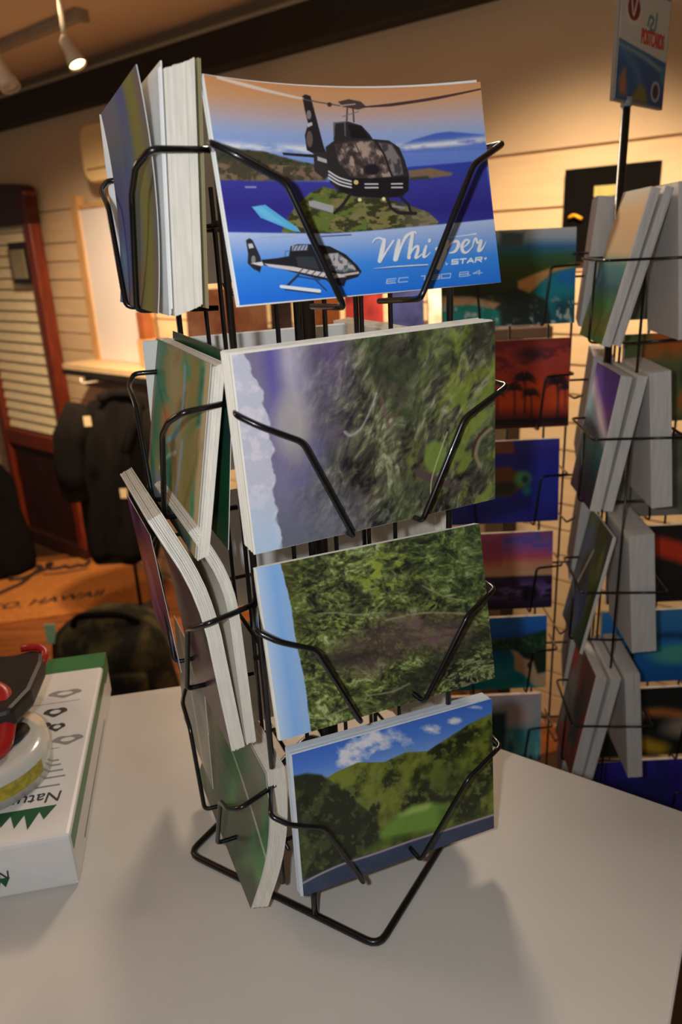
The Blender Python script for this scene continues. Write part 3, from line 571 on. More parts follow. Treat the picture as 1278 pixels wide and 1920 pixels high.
def paint_cliff():
    p = Paint(480, 330, [(45, 258), (1215, 95), (1220, 890), (150, 1121)]); X, Y = p.X, p.Y
    n1, nh, nl = foliage(p, 40, [(26, 25, 23), (50, 47, 42), (70, 68, 56), (94, 95, 70), (134, 134, 102), (170, 168, 142)], .024, .010, .5, .75)
    p.mix(N(p.noise(.005, .005, 44, 3), .5, .64)*.45, (58, 76, 40)); p.mix(N(p.noise(.02, .009, 47, 4, .5), .54, .68)*N(X, 780, 1050)*.75, (126, 140, 52)); p.mix(N(p.noise(.008, .01, 45, 3), .56, .66)*N(X, 900, 700)*.4, (98, 72, 76)); p.mix(N(p.noise(.01, .007, 48, 4, .4), .55, .4)*N(Y, 420, 200)*.55, (40, 38, 36)); p.mix(N(Y, 800, 1000)*N(nh, .5, .62)*.4, (120, 128, 112))
    for pts in ([(520, 330), (470, 400), (530, 450), (500, 470)], [(940, 230), (1010, 330), (1120, 430)], [(1010, 130), (1060, 240), (1150, 380)], [(1080, 380), (1140, 420), (1190, 380)]): p.curve(pts, 16, (140, 150, 66), 12, .5*N(nh, .4, .6))
    p.ell(945, 700, 52, 70, (118, 136, 62), .15, .9); p.ell(1050, 690, 38, 50, (104, 122, 54), .3, .6*N(nh, .35, .55)); p.ell(835, 720, 26, 90, (104, 118, 56), .4, .6*N(nh, .35, .55))
    p.curve([(870, 770), (960, 810), (1080, 850)], [40, 36, 14], (86, 68, 66), 6, .9); p.curve([(1200, 575), (1150, 620), (1130, 690), (1150, 740)], 16, (150, 132, 104), 5, .8); p.curve([(1180, 570), (1130, 630), (1115, 700)], 10, (70, 46, 40), 4)
    p.curve([(540, 590), (565, 605), (610, 575), (650, 500), (680, 420)], [14, 14, 8, 5, 10], (170, 160, 164), 3, .8); p.curve([(700, 430), (720, 500), (740, 570), (790, 465)], [12, 16, 12, 12], (110, 82, 82), 5, .7)
    p.curve([(1000, 590), (960, 700), (930, 800), (925, 880)], 4, (190, 196, 140), 2)
    # purple-grey wash over the left part, fading to the right
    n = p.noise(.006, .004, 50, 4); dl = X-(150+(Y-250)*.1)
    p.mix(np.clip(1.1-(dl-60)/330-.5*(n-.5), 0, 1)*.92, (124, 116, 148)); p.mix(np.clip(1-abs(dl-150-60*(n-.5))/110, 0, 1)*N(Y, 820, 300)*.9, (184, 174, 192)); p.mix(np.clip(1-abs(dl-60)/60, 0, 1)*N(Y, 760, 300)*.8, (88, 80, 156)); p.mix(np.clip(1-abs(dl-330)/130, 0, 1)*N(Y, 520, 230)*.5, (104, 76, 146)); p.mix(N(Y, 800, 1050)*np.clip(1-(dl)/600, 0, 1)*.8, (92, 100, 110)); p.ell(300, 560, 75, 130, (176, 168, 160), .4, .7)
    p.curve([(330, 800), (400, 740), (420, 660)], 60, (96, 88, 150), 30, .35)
    # ragged white edge
    rag = 14*np.sin(Y*.05)+18*(p.noise(.02, .03, 55, 4)-.5)*2; xe = np.interp(Y, [240, 330, 420, 560, 700, 900, 1000, 1100], [88, 135, 178, 208, 225, 232, 250, 268])
    p.mix(np.clip((xe+rag*.6-X)/8+.5, 0, 1), (192, 192, 206)); p.mix(np.clip((xe+rag*.6-X)/8+.5, 0, 1)*N(p.noise(.02, .02, 57), .5, .65)*.6, (226, 214, 222)); p.mix(np.clip((xe-X)/8+.5, 0, 1)*N(Y, 800, 1060)*.7, (178, 204, 232))
    return p
def paint_ridge():
    p = Paint(480, 330, [(80, 255), (1115, 60), (1200, 770), (175, 1090)]); X, Y = p.X, p.Y
    n1, nh, nl = foliage(p, 60, [(20, 21, 18), (38, 40, 28), (60, 66, 38), (86, 98, 50), (126, 138, 78), (170, 178, 130)], .022, .030, -.2, .8)
    p.mix(N(X, 700, 1100)*N(Y, 520, 300)*.3, (52, 84, 44)); p.mix(N(nh, .5, .6)*N(X, 900, 1000)*N(Y, 560, 700)*.5, (150, 156, 128))
    br = p.pm([(420, 640), (560, 560), (680, 500), (860, 470), (1100, 480), (1080, 600), (900, 640), (700, 680), (640, 760), (420, 740)], 40); p.mix(br*.8, (74, 56, 54)); p.mix(br*N(p.noise(.008, .03, 66, 4, -.12), .5, .62)*.7, (110, 84, 84)); p.mix(br*N(p.noise(.05, .06, 67), .56, .66)*.6, (98, 104, 60))
    p.mix(p.pm([(340, 690), (640, 640), (680, 660), (450, 720)], 25)*.8, (36, 34, 32)); p.mix(p.pm([(650, 900), (800, 740), (960, 660), (1160, 520), (1170, 590), (1000, 720), (850, 880), (700, 910)], 25)*.7, (34, 34, 28))
    p.mix(N(p.noise(.02, .03, 68, 4), .54, .66)*p.pm([(560, 160), (870, 220), (860, 300), (700, 380), (540, 400)], 60)*.8, (150, 160, 60)); p.poly([(430, 490), (490, 480), (515, 540), (480, 552)], (140, 146, 62), 14, .7*N(nh, .4, .55)); p.poly([(840, 430), (900, 400), (950, 440), (900, 462)], (120, 134, 56), 14, .7*N(nh, .4, .55))
    for pts in ([(370, 470), (460, 465), (560, 475), (680, 462)], [(690, 500), (860, 466), (1060, 470)], [(600, 862), (720, 840), (800, 800)], [(380, 980), (520, 910)], [(860, 340), (960, 390), (1060, 410)]): p.curve(pts, 7, (150, 146, 112), 4, .7)
    p.mix(N(X, 330, 210)*.5, (98, 96, 40))
    xe = np.interp(Y, [230, 420, 600, 800, 1060], [196, 240, 262, 300, 326]) + 6*(p.noise(.05, .05, 70)-.5)
    m = np.clip((xe-X)/5+.5, 0, 1); p.gmix(m, [(0, (188, 210, 238)), (.6, (136, 182, 238)), (1, (150, 186, 232))], (X-(80+(Y-255)*.115))/130)
    return p
def paint_valley():
    p = Paint(420, 280, [(440, 265), (1197, 70), (1193, 545), (495, 808)]); X, Y = p.X, p.Y; T = (Y-265+(X-440)*.257)
    p.grad([(-30, (58, 96, 186)), (60, (74, 120, 206)), (150, (130, 166, 226))], T)
    n = p.noise(.025, .035, 80, 5); 
    for cx, cy, rx, ry in ((790, 210, 80, 34), (740, 225, 60, 30), (690, 262, 60, 26), (665, 295, 48, 24), (970, 178, 34, 18), (1055, 150, 26, 14), (1130, 100, 24, 8)): p.mix(np.clip(1.35-np.hypot((X-cx)/rx, (Y-cy)/ry)-(n-.5)*2.2, 0, 1), (226, 226, 234))
    hill = p.pm([(560, 370), (620, 335), (700, 300), (800, 300), (880, 265), (960, 262), (1050, 205), (1120, 160), (1210, 120), (1210, 560), (500, 780)], 3)
    nn = p.noise(.02, .012, 82, 5, .5); p.mix(hill, (66, 74, 26)); p.mix(hill*N(nn, .46, .64), (104, 112, 40)); p.mix(hill*N(nn, .5, .36), (28, 34, 16)); p.mix(hill*N(p.noise(.05, .05, 83), .55, .68)*.7, (96, 108, 50))
    p.mix(p.pm([(960, 330), (1060, 300), (1120, 330), (1080, 420), (960, 420)], 40)*.5, (40, 50, 22)); p.curve([(1190, 190), (1120, 260), (1080, 340)], 30, (112, 122, 44), 18, .6); p.curve([(900, 270), (880, 340), (820, 420)], 26, (104, 108, 40), 18, .5)
    lf = p.pm([(440, 350), (500, 338), (560, 345), (620, 390), (680, 440), (760, 500), (790, 560), (740, 630), (500, 770), (470, 700)], 6); p.mix(lf, (28, 34, 20)); p.mix(lf*N(nn, .5, .62)*.8, (58, 66, 34)); p.mix(lf*N(p.noise(.05, .05, 85), .58, .7)*.5, (84, 92, 52))
    mea = p.pm([(780, 560), (840, 510), (900, 470), (960, 452), (1040, 460), (1060, 480), (1030, 540), (900, 570), (790, 590)], 12); p.mix(mea, (96, 128, 50)); p.mix(mea*p.pm([(830, 500), (900, 462), (980, 452), (960, 480), (860, 505)], 8), (142, 166, 88)); p.mix(mea*p.pm([(1000, 470), (1060, 470), (1030, 540), (1000, 530)], 14)*.7, (60, 84, 34))
    p.curve([(720, 640), (850, 590), (1000, 560), (1190, 500)], 26, (66, 84, 30), 10, .7)
    road = p.pm([(470, 760), (560, 715), (650, 675), (760, 640), (900, 590), (1050, 540), (1200, 492), (1210, 560), (480, 830)], 3); p.mix(road, (44, 54, 76)); p.mix(road*N(n, .45, .6)*.3, (62, 72, 92)); p.curve([(480, 765), (560, 722), (650, 682), (760, 645), (900, 594), (1050, 545), (1200, 495)], 6, (170, 150, 160), 3)
    return p
def bow1(s, t): return -0.010*(1-(2*np.asarray(s)-1)**2)*np.asarray(t)**1.5 + 0.003*np.asarray(t)**2
PIC = 'large picture postcards on the front of the counter rack'
C1 = [(.0902, .4175), (.078, .468), (.0653, .5198)]
postcard(FRONT, C1, .152, paint_helicopter(), 'black helicopter postcard with white script lettering in the top front pocket', .0084, 0, bow1, 0.0118, PIC, 1.6, seg=(24, 12))
stack(FRONT, C1, .152, .0024, 'thin pack of cards behind the helicopter postcard', .0060, .0008, bow1, .016, jit=.003, m=PAPERW, pitch=.0008, rs=5, seg=(24, 12))
postcard(FRONT, [(.0976, .291), (.0975, .3963)], .152, paint_cliff(), 'postcard of green cliff with purple-grey left side and ragged white edge in second front pocket', .003, 0, None, .0283, PIC, 1.12, rough=.22)
stack(FRONT, [(.0976, .291), (.0975, .3968)], .152, .017, 'thick pack of cards behind the green cliff postcard', .002, .0006, None, .0283, rs=6)
postcard(FRONT, [(.0945, .1653), (.071, .268)], .152, paint_ridge(), 'postcard of green mountainside beside a blue strip in third front pocket', .009, 0, None, -.0096, PIC, 1.35)
stack(FRONT, [(.0945, .1653), (.071, .268)], .152, .0045, 'thin pack of cards behind the green mountainside postcard', .008, .0006, None, -.0096, rs=7)
postcard(FRONT, [(.0858, .030), (.0736, .1345)], .152, paint_valley(), 'postcard of sunny green valley under blue sky in bottom front pocket', .018, 0, None, -.0335, PIC, 1.7)
stack(FRONT, [(.0858, .030), (.0736, .1355)], .152, .010, 'pack of cards behind the sunny valley postcard', .0165, .0006, None, -.0335, rs=8, m=mat('blue_white_paper', (214, 222, 230), .6, .03, 80))

# ---- left side of the rack: packs seen end-on
NEAR = .070
def soft(cols, seed, nx=60, ny=90, stretch=(3, 2)):
    p = Paint(nx, ny); p.C[:] = cols[0]
    for i, c in enumerate(cols[1:]): p.mix(N(vnoise(p.X*stretch[0]+i*7, p.Y*stretch[1]+i*3, seed+i, 3), .45, .65), c)
    return p
LG = 'picture postcards on the left side of the counter rack'
def latn(W_): return NEAR-W_/2
pl = soft([(66, 60, 44), (40, 54, 40), (92, 92, 30), (52, 62, 130), (88, 72, 60), (60, 84, 100)], 90, 90, 70); pl.mix(N(pl.X, .62, .72)*N(pl.X, .95, .85), (96, 94, 30)); pl.mix(N(pl.Y, .3, .1)*N(pl.X, .6, .2), (92, 88, 110)); pl.mix(N(pl.X, .3, .15)*N(pl.Y, .6, .75), (70, 120, 180))
bl = lambda s, t: .004*(np.asarray(t)-.5)**2*4 - .002
postcard(LEFT, [(.102, .414), (.1005, .46), (.098, .522)], .128, pl, 'loose olive and blue postcard bowing out of the top left pocket', latn(.128), 0, bl, 0, LG, 2.0, rough=.5, seg=(4, 10))
stack(LEFT, [(.0985, .415), (.0905, .523)], .152, .0025, 'few loose cards leaning beside the tall top left pack', latn(.150), 0, None, 0, pitch=.0008, rs=9, m=PAPERW, fan=.002, jit=.003)
stack(LEFT, [(.0955, .415), (.0875, .524)], .152, .0150, 'thick cream pack of cards in the top left pocket', latn(.152), 0, None, 0, rs=10, fan=.006)
stack(LEFT, [(.0795, .415), (.0715, .526)], .152, .0016, 'thin cards standing behind the thick top left pack', latn(.152), 0, None, 0, pitch=.0008, rs=11, m=mat('olive_edge', (150, 140, 100), .6, .1))
p2 = Paint(150, 110); wn_ = vnoise(p2.X*2.2+3, p2.Y*2.2+5, 95, 3)-.5; vv = vnoise(p2.X*3.2+wn_*3, p2.Y*1.6+wn_*4, 96, 4)
p2.grad([(.25, (20, 74, 60)), (.4, (42, 118, 94)), (.5, (96, 108, 70)), (.6, (132, 112, 66)), (.75, (84, 70, 42))], vv)
p2.mix(N(p2.X, .70, .76)*N(p2.X, .9, .84)*.8, (112, 100, 48)); p2.mix(N(p2.X, .3, .12)*N(p2.Y, .75, .6)*.75, (22, 92, 72)); p2.ell(.45, .2, .14, .16, (146, 134, 96), .6, .8); p2.ell(.52, .45, .1, .1, (112, 128, 112), .5, .8); p2.ell(.34, .45, .1, .08, (170, 110, 56), .5, .9)
p2.curve([(.62, .08), (.63, .25), (.6, .4), (.5, .5), (.25, .62)], .03, (96, 156, 190), .012, .85); p2.curve([(.25, .78), (.4, .66), (.56, .58)], .02, (170, 190, 200), .012, .8); p2.curve([(.66, .5), (.64, .68), (.6, .88)], .04, (120, 150, 196), .02, .7); p2.ell(.3, .9, .16, .08, (96, 112, 176), .6, .8); p2.mix(N(p2.Y, .9, .97)*.8, (40, 60, 70)); p2.mix(N(p2.X, .90, .95), (168, 150, 112)); p2.mix(N(p2.X, .07, .03), (110, 96, 80))
postcard(LEFT, [(.100, .282), (.080, .387)], .152, p2, 'teal and tan postcard with blue streaks facing left in second row', latn(.152), 0, None, 0, LG, 2.0, rough=.5)
stack(LEFT, [(.0995, .282), (.0795, .387)], .152, .0075, 'narrow white pack behind the teal and tan postcard', latn(.152), .0005, None, 0, rs=12, fan=.003)
postcard(LEFT, [(.081, .283), (.068, .391)], .152, soft([(18, 62, 38), (24, 78, 46), (40, 56, 66)], 97, 40, 40), 'dark green postcard leaning behind the narrow white pack', latn(.152), 0, None, 0, LG, 1.3)
B3 = [(.092, .150), (.0955, .19), (.101, .257), (.123, .308)]
pu = soft([(54, 28, 62), (40, 22, 52), (84, 52, 88), (60, 30, 40)], 99, 60, 90)
postcard(LEFT, B3, .102, pu, 'dark purple portrait postcard bending outward in third left pocket', latn(.102), 0, None, 0, LG, 1.3, seg=(2, 14))
stack(LEFT, B3, .102, .0085, 'thick cream pack of tall cards flopping outward in third left pocket', latn(.102), .0005, None, 0, rs=13)
stack(LEFT, [(.082, .152), (.0835, .21), (.085, .261), (.102, .298)], .102, .0065, 'second bent pack of tall cards behind the flopping one', latn(.102), 0, None, 0, rs=14)
postcard(LEFT, [(.104, .165), (.112, .27)], .102, soft([(60, 34, 76), (110, 70, 120), (40, 24, 50)], 101, 40, 60), 'purple postcard at the far end of third left pocket', -.062, 0, None, 0, LG, 1.4)
B4 = [(.091, .022), (.0775, .055), (.0715, .092), (.072, .126)]
pg = soft([(46, 104, 58), (30, 84, 50), (84, 120, 76), (60, 70, 56)], 103, 110, 80); pg.mix(N(pg.Y, .3, .1)*.5, (120, 110, 104)); pg.curve([(0, .3), (.5, .42), (1, .62)], .02, (200, 206, 204), .012, .9); pg.mix(N(pg.X, .35, .1)*.4, (140, 150, 140))
postcard(LEFT, B4, .152, pg, 'green postcard with a pale line sagging in bottom left pocket', latn(.152), 0, None, 0, LG, 1.7, seg=(4, 12))
stack(LEFT, B4, .152, .012, 'sagging cream pack of cards in bottom left pocket', latn(.152)-.001, .0014, None, 0, rs=15, pitch=.0006)
gt = soft([(104, 116, 112), (86, 104, 104), (128, 128, 118)], 106, 40, 40); gt.curve([(.2, 0), (.5, .5), (.7, 1)], .03, (190, 200, 200), .02)
postcard(LEFT, [(.090, .05), (.087, .153)], .102, gt, 'grey-green postcard at the far end of bottom left pocket', -.075, 0, None, 0, LG, 1.5)
# ---- back and right sides
BACKROW = []
for i, (zb_, th, r0) in enumerate(((.421, .004, 21), (.282, .004, 22), (.166, .005, 23), (.052, .005, 24))):
    nm = ('top', 'second', 'third', 'bottom')[i]
    bs_ = stack(BACK, [(.096, zb_), (.080, zb_+.104)], .152, th, 'white backs of the cards in the %s rear pocket of the counter rack' % nm, (.022, .014, 0, 0)[i], 0, None, 0, rs=r0, m=PAPERW)
    BACKROW.append(bs_)
    if i: stack(RIGHT, [(.096, zb_), (.084, zb_+.104)], .152, (.010, .014, .010, .016)[i], 'pack of cards in the %s right-hand pocket of the counter rack' % nm, .045, 0, None, 0, rs=r0+10)
# faint print on the white card back showing at the left of the second row
for k in range(9):
    hw = (.030, .022, .026, .018, .028, .024, .02, .026, .022)[k]; zq = .381-k*.0062
    MB().box(BACK.O+BACK.a*(.075-hw/2)+BACK.out*(.0805-.0048)+V(0, 0, zq), (hw, .0004, .0012), (UX, NX, ZV)).build('printed_line', GREYINK, BACKROW[1])
# ---- paper pack and tape on the counter
RD = V(-.179, .984, 0); RL = V(-.984, -.179, 0); RN = V(-.2085, .4352, 0); RLEN, RWID, RH = .268, .216, .047
pk = thing('paper_ream', RN+RD*.13+RL*.1, 'white and green wrapped ream of copy paper on the counter', 'paper ream')
WRAP = mat('wrapper_white', (226, 226, 226), .4, .03, 25, bump=.15); GRN = mat('wrapper_green', (56, 120, 74), .4, .08, 30); DGRN = mat('tree_green', (20, 86, 56), .5, .1, 40)
MB().box(RN+RD*RLEN/2+RL*RWID/2+V(0, 0, RH/2), (RLEN, RWID, RH), (RD, RL, ZV)).build('wrapper', WRAP, pk, bevel=.003)
def rt(a, b, z=RH): return RN+RD*a+RL*b+V(0, 0, z)     # a along the length from the near end, b across from the right edge
def rbox(a0, a1, b0, b1, z0, z1, m, nm): return MB().box((rt(a0, b0, z0)+rt(a1, b1, z1))/2, (abs(a1-a0), abs(b1-b0), abs(z1-z0)), (RD, RL, ZV)).build(nm, m, pk)
rbox(RLEN-.030, RLEN+.0003, -.0003, RWID, RH-.02, RH+.0003, GRN, 'green_band'); rbox(.004, RLEN-.03, -.0003, .0005, RH-.016, RH-.0035, GRN, 'side_stripe')
rbox(.04, .2, -.0003, .0005, .008, .010, GREYINK, 'side_print')
INKD = mat('ream_ink', (56, 56, 60), .6); INKG = mat('ream_ink_pale', (140, 140, 140), .6)
def ab(px):
    q = at_z(px, RH)-RN; return q@RD, q@RL
a_, b_ = ab((119, 1482)); text_mesh('lettering', 'Natural Choice', .0165, rt(a_, b_, RH+.0002), RL, -RD, INKD, pk, shear=.1)
for px, ln_ in (((112, 1472), .060), ((122, 1455), .070), ((118, 1444), .055), ((114, 1434), .05), ((110, 1426), .04)):
    a_, b_ = ab(px); rbox(a_, a_+.0018, b_, b_+ln_, RH-.0001, RH+.0002, INKG, 'printed_line')
def trees(a, b0, n, sz, org, xd, yd):
    for k in range(n):
        hgt = sz*(.6+.5*((k*37) % 10)/10); x0 = org+xd*(k*sz*.42)
        pts = [x0+xd*(-sz*.3), x0+xd*(sz*.3), x0+xd*(sz*.16)+yd*hgt*.45, x0+yd*hgt, x0-xd*(sz*.16)+yd*hgt*.45]; nn = np.cross(xd, yd)*.0003*(1+.2*(k % 2))
        MB().rings([pts, [q+nn for q in pts]]).build('printed_tree', DGRN, pk)
a_, b_ = ab((88, 1512)); trees(0, 0, 9, .024, rt(a_, b_, RH+.0001), RL, -RD)
for px, w_, h_ in (((122, 1300), .026, .012), ((104, 1335), .018, .013), ((78, 1362), .014, .010), ((107, 1363), .012, .011), ((127, 1386), .022, .012), ((82, 1420), .011, .010)):
    a, b = ab(px)
    R = [rt(a+math.sin(t)*h_*.5*(1+.3*math.sin(3*t)), b+math.cos(t)*w_*.5*(1+.2*math.cos(2*t)), RH+.0001) for t in np.linspace(0, 2*math.pi, 18, endpoint=False)]
    R2_ = [rt(a+math.sin(t)*h_*.28, b+math.cos(t)*w_*.28, RH+.0001) for t in np.linspace(0, 2*math.pi, 18, endpoint=False)]
    MB().rings([R, [q+V(0, 0, .0003) for q in R], [q+V(0, 0, .0003) for q in R2_], R2_], cap=False).build('printed_emblem', INKG if w_ > .02 else INKD, pk)
for px, n_ in (((150, 1312), .08), ((112, 1402), .05)):
    a_, b_ = ab(px); rbox(a_, a_+.0006, b_, b_+n_, RH-.0001, RH+.0002, INKG, 'printed_rule')
ez = V(0, 0, 1)
text_mesh('lettering', 'Natural Choice', .011, rt(-.0012, .045, .026), RL, ez*-1, INKD, pk, shear=.1)
trees(0, 0, 7, .014, rt(-.0012, .050, .020), RL, -ez)
fl = [rt(-.0001, .0, .0035), rt(-.0001, .055, .034), rt(-.0001, .216, .036), rt(-.0001, .216, .0036)]
MB().rings([fl, [q-RD*.0007 for q in fl]]).build('end_flap', WRAP, pk)
# tape roll and cutter
tc = at_z((-44, 1400), RH+.028); 
tg = thing('tape_roll', tc-V(0, 0, .028), 'roll of clear tape with yellow marks lying on the paper ream', 'tape roll')
MB().lathe([(.040, 0), (.054, 0), (.054, .026), (.040, .026)], tc-V(0, 0, .027), seg=48).build('tape', mat('clear_tape', (206, 206, 200), .2, .04, 20, coat=.4), tg, True)
MB().lathe([(.0005, .002), (.0398, .002), (.0398, .0255), (.0005, .0255)], tc-V(0, 0, .027), seg=40).build('core', mat('tape_core', (208, 206, 204), .5, .05), tg)
ar = [tc+V(math.cos(t)*.0543, math.sin(t)*.0543, 0) for t in np.linspace(-1.15, -.15, 12)]
MB().rings([[q+V(0, 0, -.020) for q in ar], [q+V(0, 0, -.008) for q in ar], [q*V(1, 1, 1)+V(0, 0, -.008)+(q-tc)/.0543*.0004 for q in ar]], cap=False, closed=False).build('yellow_label', mat('tape_yellow', (176, 158, 52), .5, .25, 220), tg)
cg_ = thing('tape_cutter', tc+V(.0, .06, -.028), 'black and red tape cutter lying on the paper ream', 'tape dispenser')
def tpx(p, z): return at_z(p, z)
zz = RH+.03
out = [(-60, 1262), (20, 1228), (62, 1216), (82, 1222), (80, 1240), (58, 1290), (20, 1330), (-60, 1350)]
MB().rings([[tpx(q, RH+.062) for q in out], [tpx(q, RH+.062)-V(0, 0, .018) for q in out]]).build('cutter_plate', mat('black_plastic', (26, 25, 26), .45, .1), cg_, bevel=.004)
MB().tube([tpx((40, 1216), RH+.064), tpx((70, 1212), RH+.064), tpx((86, 1222), RH+.06), tpx((80, 1244), RH+.056)], .0035, fillet=.006).build('red_edge', mat('red_plastic', (176, 28, 22), .35, .05), cg_, True)
MB().tube([tpx((-30, 1290), RH+.066), tpx((6, 1300), RH+.06), tpx((12, 1345), RH+.05), tpx((4, 1400), RH+.035), tpx((-30, 1420), RH+.034)], .0085, 10, fillet=.012).build('red_handle', MATS['red_plastic'], cg_, True)
MB().tube([tpx((-30, 1400), RH+.030), tpx((20, 1392), RH+.030), tpx((44, 1365), RH+.030)], .006, 8, fillet=.01).build('roller', MATS['black_plastic'], cg_, True)
MB().box(tpx((-30, 1300), RH+.022), (.05, .06, .044)).build('cutter_foot', MATS['black_plastic'], cg_, bevel=.003)

# ================================================================== SECOND RACK BEHIND, ON THE FLOOR
R2 = V(.318, .872, 0)
rk2 = thing('spinner_rack', V(R2[0], R2[1], FLOOR), 'tall black wire spinner rack full of postcards behind the counter', 'card rack')
MB().tube([V(R2[0], R2[1], FLOOR), V(R2[0], R2[1], .575)], .0045, 10).build('pole', BLACK, rk2, True)
MB().lathe([(.20, 0), (.20, .012), (.03, .03)], V(R2[0], R2[1], FLOOR), seg=36).build('base', BLACK, rk2)
FY = .912; ROW6 = [.4498-.123*i for i in range(7)]
for x_ in (.135, .175, .215, .262, .290, .345, .385, .43, .475): MB().tube([V(x_, FY+.012, -.42), V(x_, FY+.012, .44)], .0015, 6).build('upright', BLACK, rk2, True)
for i, zt_ in enumerate(ROW6):
    MB().tube([V(.125, FY+.010, zt_-.055), V(.485, FY+.010, zt_-.055)], .0015, 6).build('cross_wire', BLACK, rk2, True)
    for xl, xr in ((.130, .282), (.348, .500)):
        for a, b in ((xl, 1), (xr, -1)): MB().tube([V(a, FY+.008, zt_-.04), V(a, FY-.034, zt_-.04), V(a+b*.034, FY-.036, zt_-.041), V(a+b*.040, FY-.036, zt_-.105), V(a+b*.040, FY+.008, zt_-.108)], .0014, 6, fillet=.005).build('pocket_wire', BLACK, rk2, True)
BZ = [.325+.008-.181*i for i in range(4)]
TH = .085; ct, sn = math.cos(TH), math.sin(TH)
FF = Frame(V(0, FY, 0), V(1, 0, 0), V(0, -1, 0)); BF = Frame(V(.322, .772, 0), V(-sn, -ct, 0), V(-ct, sn, 0)); CFm = Frame(V(.318, .772, 0), V(sn, ct, 0), V(ct, -sn, 0))
for fr_, sg in ((BF, -1), (CFm, 1)):
    for u in (.022, .09): MB().tube([loc(fr_, sg*u, .002, -.45), loc(fr_, sg*u, .002, .42)], .0014, 6).build('upright', BLACK, rk2, True)
    for i, zb_ in enumerate(BZ):
        MB().tube([loc(fr_, sg*.098, 0, zb_+.083), loc(fr_, sg*.098, .049, zb_+.083), loc(fr_, -sg*.006, .050, zb_+.083), loc(fr_, -sg*.006, 0, zb_+.083)], .0015, 6, fillet=.006).build('pocket_wire', BLACK, rk2, True)
        MB().tube([loc(fr_, sg*.03, .050, zb_+.083), loc(fr_, sg*.04, .050, zb_-.002), loc(fr_, sg*.04, 0, zb_-.004)], .0014, 6, fillet=.006).build('pocket_wire', BLACK, rk2, True)
def rp(quad, nx=110, ny=74): return Paint(nx, ny, quad)
r = []
p = rp([(-20, 150), (1175, 95), (1160, 900), (-20, 905)]); p.grad([(95, (180, 186, 190)), (180, (150, 170, 190)), (260, (36, 84, 128)), (330, (30, 66, 50)), (450, (38, 50, 20)), (620, (26, 34, 24)), (900, (18, 30, 34))])
p.poly([(480, 130), (700, 140), (680, 250), (480, 270)], (52, 66, 70), 20); p.poly([(640, 540), (800, 480), (960, 430), (1180, 400), (1180, 430), (960, 470), (820, 580), (740, 640), (640, 600)], (188, 140, 86), 12); p.poly([(790, 640), (830, 560), (980, 480), (1180, 420), (1180, 900), (960, 900), (900, 700)], (24, 104, 120), 20); p.ell(1100, 520, 120, 60, (30, 104, 170), .5); p.poly([(960, 700), (1180, 680), (1180, 900), (960, 900)], (20, 52, 60), 60); p.poly([(-20, 700), (250, 700), (480, 780), (480, 905), (-20, 905)], (24, 104, 96), 20); p.poly([(-20, 650), (240, 660), (480, 720), (420, 760), (240, 720), (-20, 720)], (190, 150, 110), 14); n = p.noise(.02, .02, 120, 4); p.mix(N(n, .58, .68)*N(p.Y, 640, 760), (150, 160, 160)); p.ell(640, 760, 150, 130, (16, 22, 18), .4); r.append(p)
def palm(p, x, y, s, col=(16, 10, 12)):
    p.curve([(x, y), (x+s*.04, y+s*.5), (x, y+s*1.5)], s*.09, col)
    for a in (-2.9, -2.4, -1.9, -1.2, -.7, -.2, .2, 2.9): p.curve([(x, y), (x+math.cos(a)*s*.32, y+math.sin(a)*s*.28-s*.05), (x+math.cos(a)*s*.6, y+math.sin(a)*s*.42+s*.12)], [s*.1, s*.14, s*.03], col, 10)
p = rp([(-40, 1055), (1165, 1050), (1140, 1815), (-40, 1830)]); p.grad([(1050, (98, 36, 30)), (1200, (150, 56, 46)), (1330, (140, 48, 36)), (1500, (186, 64, 22)), (1600, (220, 80, 24)), (1700, (90, 26, 14)), (1760, (26, 10, 12)), (1830, (60, 16, 18))]); n = p.noise(.008, .02, 122, 4); p.mix(N(n, .52, .62)*N(p.Y, 1460, 1300), (88, 30, 34)); p.ell(800, 1180, 150, 60, (44, 22, 26), .6)
for x, y, s in ((735, 1400, 190), (795, 1530, 150), (1040, 1440, 200), (640, 1480, 150), (300, 1420, 180), (1110, 1490, 110), (480, 1520, 120)): palm(p, x, y, s)
p.poly([(-40, 1740), (1165, 1740), (1165, 1790), (-40, 1790)], (18, 8, 10), 10); r.append(p)
p = rp([(-100, 215), (1080, 215), (1075, 905), (-100, 930)]); p.grad([(215, (46, 44, 120)), (330, (34, 30, 104)), (480, (28, 34, 120)), (700, (26, 32, 118)), (905, (22, 22, 90))]); p.poly([(-100, 215), (650, 215), (655, 320), (-100, 320)], (92, 56, 44), 12); p.poly([(480, 440), (600, 430), (690, 480), (780, 520), (760, 600), (620, 680), (400, 690)], (74, 46, 26), 16); p.poly([(500, 560), (690, 560), (640, 670), (400, 680)], (30, 32, 22), 20); p.ell(740, 540, 70, 60, (70, 150, 90), .5); p.ell(760, 545, 34, 36, (24, 50, 60), .4); p.ell(775, 640, 40, 40, (30, 110, 130), .6); r.append(p)
